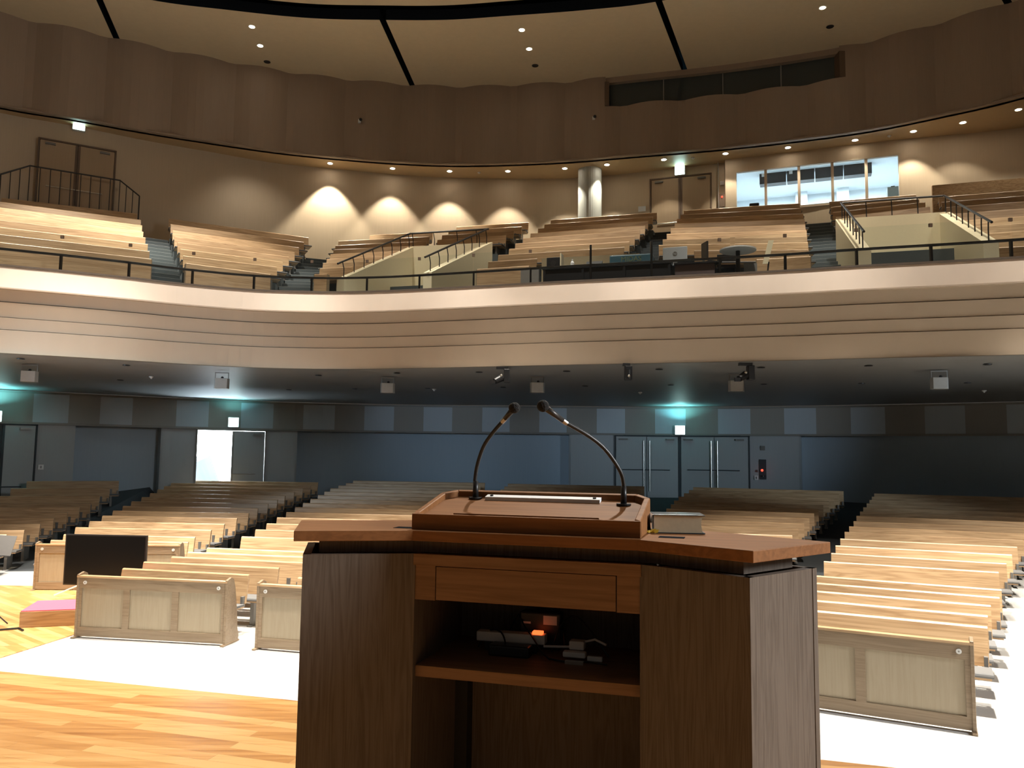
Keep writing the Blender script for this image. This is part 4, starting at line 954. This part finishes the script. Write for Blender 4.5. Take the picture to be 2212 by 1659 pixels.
o = thing('silver_monitor', 'silver back of a computer monitor at the right end of the sound desk', 'monitor', ondesk(2.97+.18, .3), ta-.05)
m_silver = plain('silver_plastic', (.55, .60, .64), .35)
MB().box(-.29, .29, -.02, .02, .12, .46).build('monitor_back', m_silver, o, bevel=.012); MB().box(-.05, .05, 0, .05, 0, .2).build('stand', m_silver, o); MB().box(-.12, .12, -.06, .1, 0, .015).build('stand_foot', m_silver, o)
g = MB(); g.tube([(.0, -.021, .29), (0, -.024, .29)], .055, 18); lg = g.build('round_logo', m_legm, o); text('hp', .085, m_silver, lg, (0, -.0262, .295), (math.pi/2, 0, 0))
# side desk right of it
d1 = d0+Vector((math.cos(ta), math.sin(ta), 0))*3.15
o = thing('side_desk', 'dark side desk with hanging cables next to the silver monitor', 'desk', d1, ta)
MB().box(0, .95, -.1, .5, .66, .70).build('desk_top', m_black, o); MB().box(.02, .93, -.05, .45, .02, .66).build('desk_body', plain('mauve_brown', (.11, .075, .07), .6), o)
o = thing('round_bar_table', 'round white bar table on a dark column right of the sound desk', 'table', d1+Vector((1.45, -.22, 0)), ta)
MB().disc((0, 0), .42, .97, 1.0, 28).build('table_top', m_white, o); MB().tube([(0, 0, .02), (0, 0, .97)], .05, 12).build('column', m_black, o); MB().disc((0, 0), .24, 0, .02, 20).build('base', m_black, o)
o = thing('bar_chair', 'dark bar chair left of the round white table', 'chair', d1+Vector((.88, -.06, 0)), ta+.5)
MB().box(-.17, .17, -.17, .17, .70, .74).build('seat', m_metal, o); MB().box(-.20, -.16, -.15, .15, .80, 1.2).build('backrest', m_metal, o, bevel=.01)
for sx in (-1, 1):
    for sy in (-1, 1): MB().tube([(sx*.19, sy*.17, 0), (sx*.14, sy*.13, .7)], .013, 6).build('leg', m_metal, o)
o = thing('bar_chair', 'dark chair behind the round white table', 'chair', d1+Vector((1.35, .42, 0)), ta)
MB().box(-.22, .22, -.2, .2, .66, .70).build('seat', m_metal, o); MB().box(-.22, .22, .16, .2, .75, 1.10).build('backrest', m_metal, o, bevel=.01)
for sx in (-1, 1):
    for sy in (-1, 1): MB().tube([(sx*.2, sy*.18, 0), (sx*.18, sy*.16, .66)], .013, 6).build('leg', m_metal, o)
o = thing('wooden_post', 'short pale wooden upright standing by the round white table', 'post', d1+Vector((1.36, -.1, 1.0)), ta); MB().box(-.055, .055, -.03, .03, 0, .32).build('upright', m_pew, o)
o = thing('leaning_board', 'narrow pale board leaning right of the round white table', 'board', d1+Vector((2.02, -.42, .62)), ta)
MB().add([(-.06, -.02, 0), (.06, -.02, 0), (.2, .0, .55), (.08, .0, .55), (-.06, .01, 0), (.06, .01, 0), (.2, .03, .55), (.08, .03, .55)], [(0, 1, 2, 3), (5, 4, 7, 6), (3, 2, 6, 7), (0, 4, 5, 1), (1, 5, 6, 2), (4, 0, 3, 7)]).build('board_face', m_cream, o)
MB().tube([(0, 0, -.62), (.08, .02, .05)], .02, 6).build('prop_leg', m_metal, o)
g = MB(); P_, Q_ = (.74, 20.6), (3.2, 19.95); g.prism([P_, Q_, (Q_[0]+.03, Q_[1]+.1), (P_[0]+.03, P_[1]+.1)], G0-.03, 7.86); tag(g.build('screen_panel', m_cream), 'pale wooden screen panel standing behind the sound desk', 'panel')
g = MB(); P_, Q_ = (5.46, 18.6), (5.76, 18.55); g.prism([P_, Q_, (Q_[0]+.03, Q_[1]+.1), (P_[0]+.03, P_[1]+.1)], G0-.03, 7.3); tag(g.build('end_screen', m_trimw), 'grey-green end screen right of the round white table', 'panel')
g = MB(); P_, Q_ = (.18, 19.3), (.62, 19.2); g.prism([P_, Q_, (Q_[0]+.03, Q_[1]+.1), (P_[0]+.03, P_[1]+.1)], G0-.03, 7.28); tag(g.build('end_screen', m_trimw), 'grey-green end screen left of the sound desk', 'panel')
o = thing('black_bag', 'small black bag on the top row bench under the booth window', 'bag', (8.2, 26.62, 11.24), -.25); MB().box(-.16, .16, -.08, .08, 0, .13).build('bag_body', m_black, o, bevel=.03)

# ================================================================== LEFT SIDE OF THE FLOOR
# television
c = on_y(225, 1258, 14.6)
o = thing('television', 'large black flat television standing in front of the panelled pew at left', 'television', (c.x, 14.6, 0.012), math.radians(-4))
MB().box(-.76, .76, -.02, .035, .27, 1.17).build('screen_housing', m_black, o, bevel=.006); MB().box(-.735, .735, -.023, -.0201, .295, 1.145).build('screen', m_screen, o)
MB().box(-.05, .05, .036, .08, 0, .75).build('stand_post', m_metal, o); MB().box(-.45, .45, -.2, .3, 0, .02).build('stand_foot', m_metal, o)
# low box with pink cloth
o = thing('low_wooden_box', 'low wooden box on the planked floor at the left edge', 'box', (-6.93, 12.95, .012), math.radians(16))
MB().box(-.62, .62, -.45, .45, 0, .235).build('box_body', m_pew, o, bevel=.006)
pk = MB().box(-.61, .61, -.44, .44, 0, .012).build('pink_cloth', m_pink); pk.location = (-6.93, 12.95, .249); pk.rotation_euler = (0, 0, math.radians(16)); tag(pk, 'bright pink cloth covering the top of the low wooden box', 'cloth')
# music stand at the very edge
c = on_y(10, 1240, 12.5)
o = thing('music_stand', 'dark music stand at the left edge with a slanted tray', 'stand', (c.x-.22, 12.5, .012), .3)
MB().tube([(0, 0, .1), (0, 0, 1.15)], .014, 8).build('pole', m_metal, o)
for k in range(3):
    a = k*2.09; MB().tube([(0, 0, .28), (.28*math.cos(a), .28*math.sin(a), .01)], .01, 6).build('leg', m_metal, o)
g = MB(); g.add([(-.28, -.1, 1.10), (.28, -.1, 1.05), (.30, .12, 1.33), (-.26, .12, 1.38)], [(0, 1, 2, 3)]); g.add([(-.28, -.1, 1.09), (.28, -.1, 1.04), (.30, .12, 1.32), (-.26, .12, 1.37)], [(3, 2, 1, 0)]); g.build('tray', m_metal, o)
g = MB(); cpts = [(-7.9, 12.3, .03), (-7.6, 12.1, .03), (-7.35, 12.25, .03), (-7.2, 12.12, .03)]; g.tube(cpts, .015, 6); tag(g.build('floor_cable', m_black), 'short black cable lying on the planks left of the pink-topped box', 'cable')
g = MB(); g.box(-.3, .3, -.01, .01, -.01, .01); q = g.build('white_rod', m_white); c = on_z(152, 1275, .1); q.location = (c.x, c.y, .13); q.rotation_euler = (0, -.3, .9); tag(q, 'thin white rod slanting out below the television', 'rod')

# ================================================================== LECTERN
LA = math.radians(-16); LO = Vector((.025, 2.455, 0)); ML_ = Matrix.Translation(LO)@Matrix.Rotation(LA, 4, 'Z')
ZL = 2.46
lec = thing('lectern', 'large angular wooden lectern seen from the speaker side in the foreground', 'lectern', (LO.x, LO.y, ZS), LA)
def lp(name, g, mats, bevel=.0, lab=None, parent=None):
    for i, v in enumerate(g.v): g.v[i] = (v[0], v[1], v[2]-ZS)
    o = g.build(name, mats, parent or lec, bevel=bevel)
    if lab: o['label'] = lab
    return o
slab = [(-.345, 0), (-.675, -.155), (-.86, .20), (-.50, .375), (-.36, .62), (.36, .62), (.52, .375), (.90, .155), (.68, -.165), (.36, 0)]
def inset(poly, d):
    n = len(poly); out = []
    area = sum(poly[i][0]*poly[(i+1) % n][1]-poly[(i+1) % n][0]*poly[i][1] for i in range(n)); sg = 1 if area > 0 else -1
    for i in range(n):
        p0, p1, p2 = poly[i-1], poly[i], poly[(i+1) % n]
        e1 = Vector((p1[0]-p0[0], p1[1]-p0[1])).normalized(); e2 = Vector((p2[0]-p1[0], p2[1]-p1[1])).normalized()
        n1 = Vector((-e1.y, e1.x))*sg; n2 = Vector((-e2.y, e2.x))*sg; m = (n1+n2); m = m/(m.dot(n1)) if m.dot(n1) > .2 else m.normalized()
        out.append((p1[0]+m.x*d, p1[1]+m.y*d))
    return out
def ccw(p):
    a = sum(p[i][0]*p[(i+1) % len(p)][1]-p[(i+1) % len(p)][0]*p[i][1] for i in range(len(p))); return p if a > 0 else p[::-1]
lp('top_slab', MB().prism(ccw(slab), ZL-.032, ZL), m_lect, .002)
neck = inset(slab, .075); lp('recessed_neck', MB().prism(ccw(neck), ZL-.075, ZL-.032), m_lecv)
body = inset(slab, .028); ZBt = ZL-.075
def wallp(p, q, z0, z1, th=.025, name='panel', mat=m_lecv, bevel=.0):
    t = (V2(q)-V2(p)).normalized(); n = Vector((-t.y, t.x))*th
    g = MB(); g.prism(ccw([p, q, (q[0]+n[0], q[1]+n[1]), (p[0]+n[0], p[1]+n[1])]), z0, z1); return lp(name, g, mat, bevel)
bl = {i: body[i] for i in range(len(body))}   # 0 K1,1 L,2 BL,3,4,5,6,7 BR,8 R,9 K2
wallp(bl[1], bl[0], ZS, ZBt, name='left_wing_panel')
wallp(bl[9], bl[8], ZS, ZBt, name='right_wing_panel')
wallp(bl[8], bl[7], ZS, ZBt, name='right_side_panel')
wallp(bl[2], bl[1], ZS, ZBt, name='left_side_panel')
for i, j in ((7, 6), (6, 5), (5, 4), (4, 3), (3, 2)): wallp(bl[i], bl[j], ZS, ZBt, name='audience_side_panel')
kx0, kx1 = bl[0][0], bl[9][0]; y0 = bl[0][1]
# centre bay: apron, drawer, inner sides, shelf, lower back
zd = ZBt
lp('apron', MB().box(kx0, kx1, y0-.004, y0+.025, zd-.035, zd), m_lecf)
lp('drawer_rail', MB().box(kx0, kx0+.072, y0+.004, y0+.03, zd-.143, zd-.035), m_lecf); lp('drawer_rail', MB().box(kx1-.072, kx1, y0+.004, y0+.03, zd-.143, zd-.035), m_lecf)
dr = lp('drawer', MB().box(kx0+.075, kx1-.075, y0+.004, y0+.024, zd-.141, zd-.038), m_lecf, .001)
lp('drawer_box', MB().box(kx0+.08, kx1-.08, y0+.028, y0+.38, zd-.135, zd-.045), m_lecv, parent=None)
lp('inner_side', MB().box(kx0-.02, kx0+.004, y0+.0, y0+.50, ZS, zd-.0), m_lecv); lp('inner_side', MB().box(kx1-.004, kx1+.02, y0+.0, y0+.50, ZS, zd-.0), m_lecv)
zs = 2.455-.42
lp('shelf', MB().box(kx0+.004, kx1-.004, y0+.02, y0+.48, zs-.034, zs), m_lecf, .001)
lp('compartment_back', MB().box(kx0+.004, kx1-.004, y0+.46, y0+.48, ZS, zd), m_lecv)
lp('inner_post', MB().box(kx0+.004, kx0+.05, y0+.40, y0+.46, ZS, zs-.034), m_black, lab='dark inner post')
lp('plinth', MB().prism(ccw(inset(slab, .05)), ZS, ZS+.04), m_lecv)
for x0, y_ in ((-.40, .035), (.45, .06)):  # left a cable slot, right the book's shadow painted on the slab
    lp('slot_and_shadow', MB().box(x0-.038, x0+.038, y_+.02, y_+.065, ZL, ZL+.0012), m_dark, lab='dark rectangular patch, cable slot at left, book shadow at right')
# sloped reading desk
zA, zBk = ZL+.050, ZL+.112; xw = .365; yf, yb = .035, .345
def dz(y): return zA+(zBk-zA)*(y-yf)/(yb-yf)
rim = [(-xw, yf), (xw, yf), (xw, yb-.05), (xw-.045, yb), (-xw+.045, yb), (-xw, yb-.05)]
inn = inset(rim, .02)
desk = lp('reading_desk', MB().prism(ccw([(-xw, yf), (xw, yf), (xw, yf+.02), (-xw, yf+.02)]), ZL, lambda x, y: zA), m_lect, .002)
g = MB(); n = len(rim)
for i in range(1, n):
    a, b = rim[i], rim[(i+1) % n]; c, d = inn[(i+1) % n], inn[i]
    g.prism(ccw([a, b, c, d]), ZL, lambda x, y: dz(min(max(y, yf), yb))+(.004 if y > yf+.03 else 0))
lp('desk_rim', g, m_lect, .003, parent=None)
g = MB(); g.prism(ccw(inn), ZL, lambda x, y: dz(y)-.016); lp('sloped_board', g, m_lect)
g = MB(); g.prism([(-.235, .066), (.235, .066), (.20, .082), (-.20, .082)], lambda x, y: dz(y)-.016, lambda x, y: dz(y)-.003); lp('book_rest', g, m_lect)
g = MB(); g.prism([(-.20, .285), (.20, .285), (.20, .318), (-.20, .318)], lambda x, y: dz(y)-.016, lambda x, y: dz(y)-.004); s_ = lp('white_light_strip', g, m_paper, lab='white strip set along the back of the desk')
for x in (-.18, .18): lp('screw', MB().disc((x, .30), .006, dz(.3)-.006, dz(.3)+.0, 10), m_black)

# microphones
def mic(label, base, pts, ball, r=.0085):
    o = thing('gooseneck_microphone', label, 'microphone', base, 0, 'gooseneck microphones on the lectern')
    b = Vector(base); P = [Vector(p)-b for p in pts]
    # smooth the neck
    sm = []; Q = [P[0]]+P+[P[-1]]
    for i in range(1, len(Q)-2):
        for j in range(8):
            t = j/8; sm.append(.5*((2*Q[i])+(Q[i+1]-Q[i-1])*t+(2*Q[i-1]-5*Q[i]+4*Q[i+1]-Q[i+2])*t*t+(-Q[i-1]+3*Q[i]-3*Q[i+1]+Q[i+2])*t**3))
    sm.append(P[-1])
    MB().disc((0, 0), .024, -.001, .004, 20).build('base_flange', m_black, o)
    MB().tube([(0, 0, .004), (0, 0, .06)], [.0105, .009], 12).build('base_socket', m_black, o, smooth_=True)
    MB().tube(sm, .0068, 10).build('gooseneck', m_black, o, smooth_=True)
    d = (Vector(ball)-Vector(pts[-1])).normalized(); e = P[-1]
    MB().tube([e-d*.005, e+d*.012], .0078, 12).build('collar', m_steel, o)
    bb = Vector(ball)-b
    MB().tube([e+d*.012, bb], [.008, .011], 14).build('microphone_body', m_metal, o, smooth_=True)
    MB().ball(bb, .0195, 24, 16, sc=(1, 1, .98)).build('foam_windscreen', m_foam, o, smooth_=True)
def inL(u, v, z): p = ML_@Vector((u, v, z)); return p
mb1 = inL(-.241, .305, dz(.305)-.015); mb2 = inL(.281, .275, dz(.275)-.015)
def at_y(px, py, Y): return on_y(px, py, Y)
Y1, Y2 = mb1.y, mb2.y
mic('black gooseneck microphone on the left of the reading desk, bending right', mb1, [mb1+Vector((0, 0, .02)), at_y(1026, 1040, Y1), at_y(1031, 1005, Y1-.01), at_y(1044, 966, Y1-.03), at_y(1062, 938, Y1-.05), at_y(1086, 910, Y1-.07)], at_y(1111, 881, Y1-.10))
mic('black gooseneck microphone on the right of the reading desk, bending far left', mb2, [mb2+Vector((0, 0, .02)), at_y(1347, 1045, Y2), at_y(1338, 1015, Y2-.01), at_y(1308, 972, Y2-.03), at_y(1272, 942, Y2-.06), at_y(1222, 913, Y2-.09)], at_y(1173, 877, Y2-.13))

# thick book
bk = on_z(1404, 1150, ZL); bk = Vector((bk.x, bk.y, ZL))
c = ML_.inverted()@on_z(1458, 1153, ZL)
o = thing('thick_book', 'thick closed book with dark cover and gilt page edges on the right of the lectern', 'book', ML_@Vector((c.x, c.y+.06, ZL+.0015)), LA+math.radians(10))
bw, bd, bh = .079, .062, .057
g = MB(); n = 8; vs = []
for i in range(n+1):
    z = .002+(bh-.004)*i/n; k = math.sin(math.pi*i/n)*.005
    vs += [(-bw+.004, -bd+.003, z), (bw-.003-k, -bd+.003, z), (bw-.003-k, bd-.003, z), (-bw+.004, bd-.003, z)]
fs = []; ms = []
for i in range(n):
    a = 4*i
    for k, mi in ((0, 0), (1, 1), (2, 0), (3, 1)):
        fs.append((a+k, a+(k+1) % 4, a+4+(k+1) % 4, a+4+k)); ms.append(mi)
g.v = vs; g.f = fs; g.m = ms; g.build('pages', [m_page, m_pagee], o)
MB().box(-bw, bw+.004, -bd, bd, bh-.002, bh+.001).build('cover', m_book, o, bevel=.001); MB().box(-bw, bw+.004, -bd, bd, -.001, .002).build('cover', m_book, o)
g = MB(); m_ = 6
g.v = []; 
for i in range(m_+1):
    a = math.pi*i/m_; g.v += [(-bw-.008*math.sin(a)+.0, -bd, bh/2-math.cos(a)*bh/2), (-bw-.008*math.sin(a), bd, bh/2-math.cos(a)*bh/2)]
g.f = [(2*i, 2*i+1, 2*i+3, 2*i+2) for i in range(m_)]; g.m = [0]*m_; g.build('spine', m_pagee, o, smooth_=True)
text('\u2020', .03, m_steel, o, (0, .0, bh+.0012), (0, 0, 0), 'cover_emblem', .0003)
g = MB()
for k, (dx, dy, h) in enumerate(((0, 0, .014), (-.012, -.004, .010), (.008, -.006, .012), (-.02, .002, .006))):
    g.add([(-bw-.004+dx, -bd-.012+dy, .001), (-bw+.006+dx, -bd-.014+dy, .003), (-bw+.010+dx, -bd-.004+dy, h), (-bw-.006+dx, -bd+.0+dy, h*.8)], [(0, 1, 2, 3)])
g.build('ribbon_markers', m_yellow, o)

# things inside the lectern compartment
def inc(u, v): return ML_@Vector((u, y0+v, zs))
LR = LA
o = thing('power_strip', 'white power strip with a glowing orange switch on the lectern shelf', 'power strip', inc(-.10, .30), LR+.03)
MB().box(-.13, .11, -.022, .022, .03, .062).build('strip_body', m_white, o, bevel=.004); MB().box(-.10, .08, -.02, .02, 0, .03).build('strip_base', m_black, o)
MB().box(.065, .10, -.018, .01, .062, .072).build('rocker_switch', m_orange, o, bevel=.002)
o = thing('adapter_block', 'black adapter lying in front of the power strip', 'adapter', inc(-.09, .235), LR); MB().box(-.075, .065, -.03, .03, 0, .036).build('adapter_body', m_black, o, bevel=.006)
o = thing('adapter_block', 'black power adapter with a white label standing behind the power strip', 'adapter', inc(-.02, .37), LR); MB().box(-.075, .07, -.025, .03, 0, .125).build('adapter_body', m_black, o, bevel=.006); MB().box(.01, .058, -.0262, -.025, .085, .115).build('paper_label', m_paper, o); MB().box(-.062, -.035, -.0262, -.025, .085, .092).build('small_label', m_paper, o)
o = thing('plug_cluster', 'cluster of small white plugs and adapters on the right of the lectern shelf', 'plugs', inc(.13, .27), LR)
MB().box(-.03, .02, -.02, .02, .03, .058).build('plug', m_white, o, bevel=.004); MB().box(-.045, .03, -.05, -.02, .012, .03).build('plug', m_white, o, bevel=.004); MB().box(.035, .085, -.045, -.03, .004, .02).build('plug', m_white, o, bevel=.003)
MB().box(-.03, .03, -.085, -.07, 0, .010).build('metal_connector', m_steel, o); MB().tube([(-.12, 0, .03), (-.03, 0, .035)], .004, 6).build('white_cable', m_white, o); MB().tube([(.0, .0, .05), (.05, .02, .06), (.09, .0, .05)], .004, 6).build('white_cable', m_white, o)
def cable(label, pts, r=.003, mat=m_black):
    P = [Vector(p) for p in pts]; sm = []; Q = [P[0]]+P+[P[-1]]
    for i in range(1, len(Q)-2):
        for j in range(6):
            t = j/6; sm.append(.5*((2*Q[i])+(Q[i+1]-Q[i-1])*t+(2*Q[i-1]-5*Q[i]+4*Q[i+1]-Q[i+2])*t*t+(-Q[i-1]+3*Q[i]-3*Q[i+1]+Q[i+2])*t**3))
    o = MB().tube(sm, r, 6).build('black_cable', mat); tag(o, label, 'cable', 'cables in the lectern'); return o
def ic(u, v, z): p = inc(u, v); return (p.x, p.y, zs+z)
cable('thin black cable looping up between the power strip and the white plugs', [ic(.03, .3, .005), ic(.05, .33, .08), ic(.09, .35, .12), ic(.14, .33, .10), ic(.19, .30, .05), ic(.23, .28, .005)])
cable('thin black cable running over the left end of the power strip', [ic(-.23, .3, .005), ic(-.19, .3, .06), ic(-.15, .285, .066), ic(-.12, .25, .045), ic(-.1, .2, .004)])
cable('thin black cable draped across the middle of the power strip', [ic(-.10, .36, .11), ic(-.07, .32, .08), ic(-.03, .275, .055), ic(.01, .24, .02), ic(.05, .2, .004)])
cable('thin black cable arching behind the labelled adapter', [ic(-.16, .4, .01), ic(-.1, .39, .12), ic(.0, .39, .135), ic(.05, .37, .08), ic(.07, .33, .01)])
cable('thin black cable lying along the shelf below the white plugs', [ic(.04, .22, .004), ic(.10, .20, .004), ic(.17, .22, .004), ic(.24, .20, .004)])
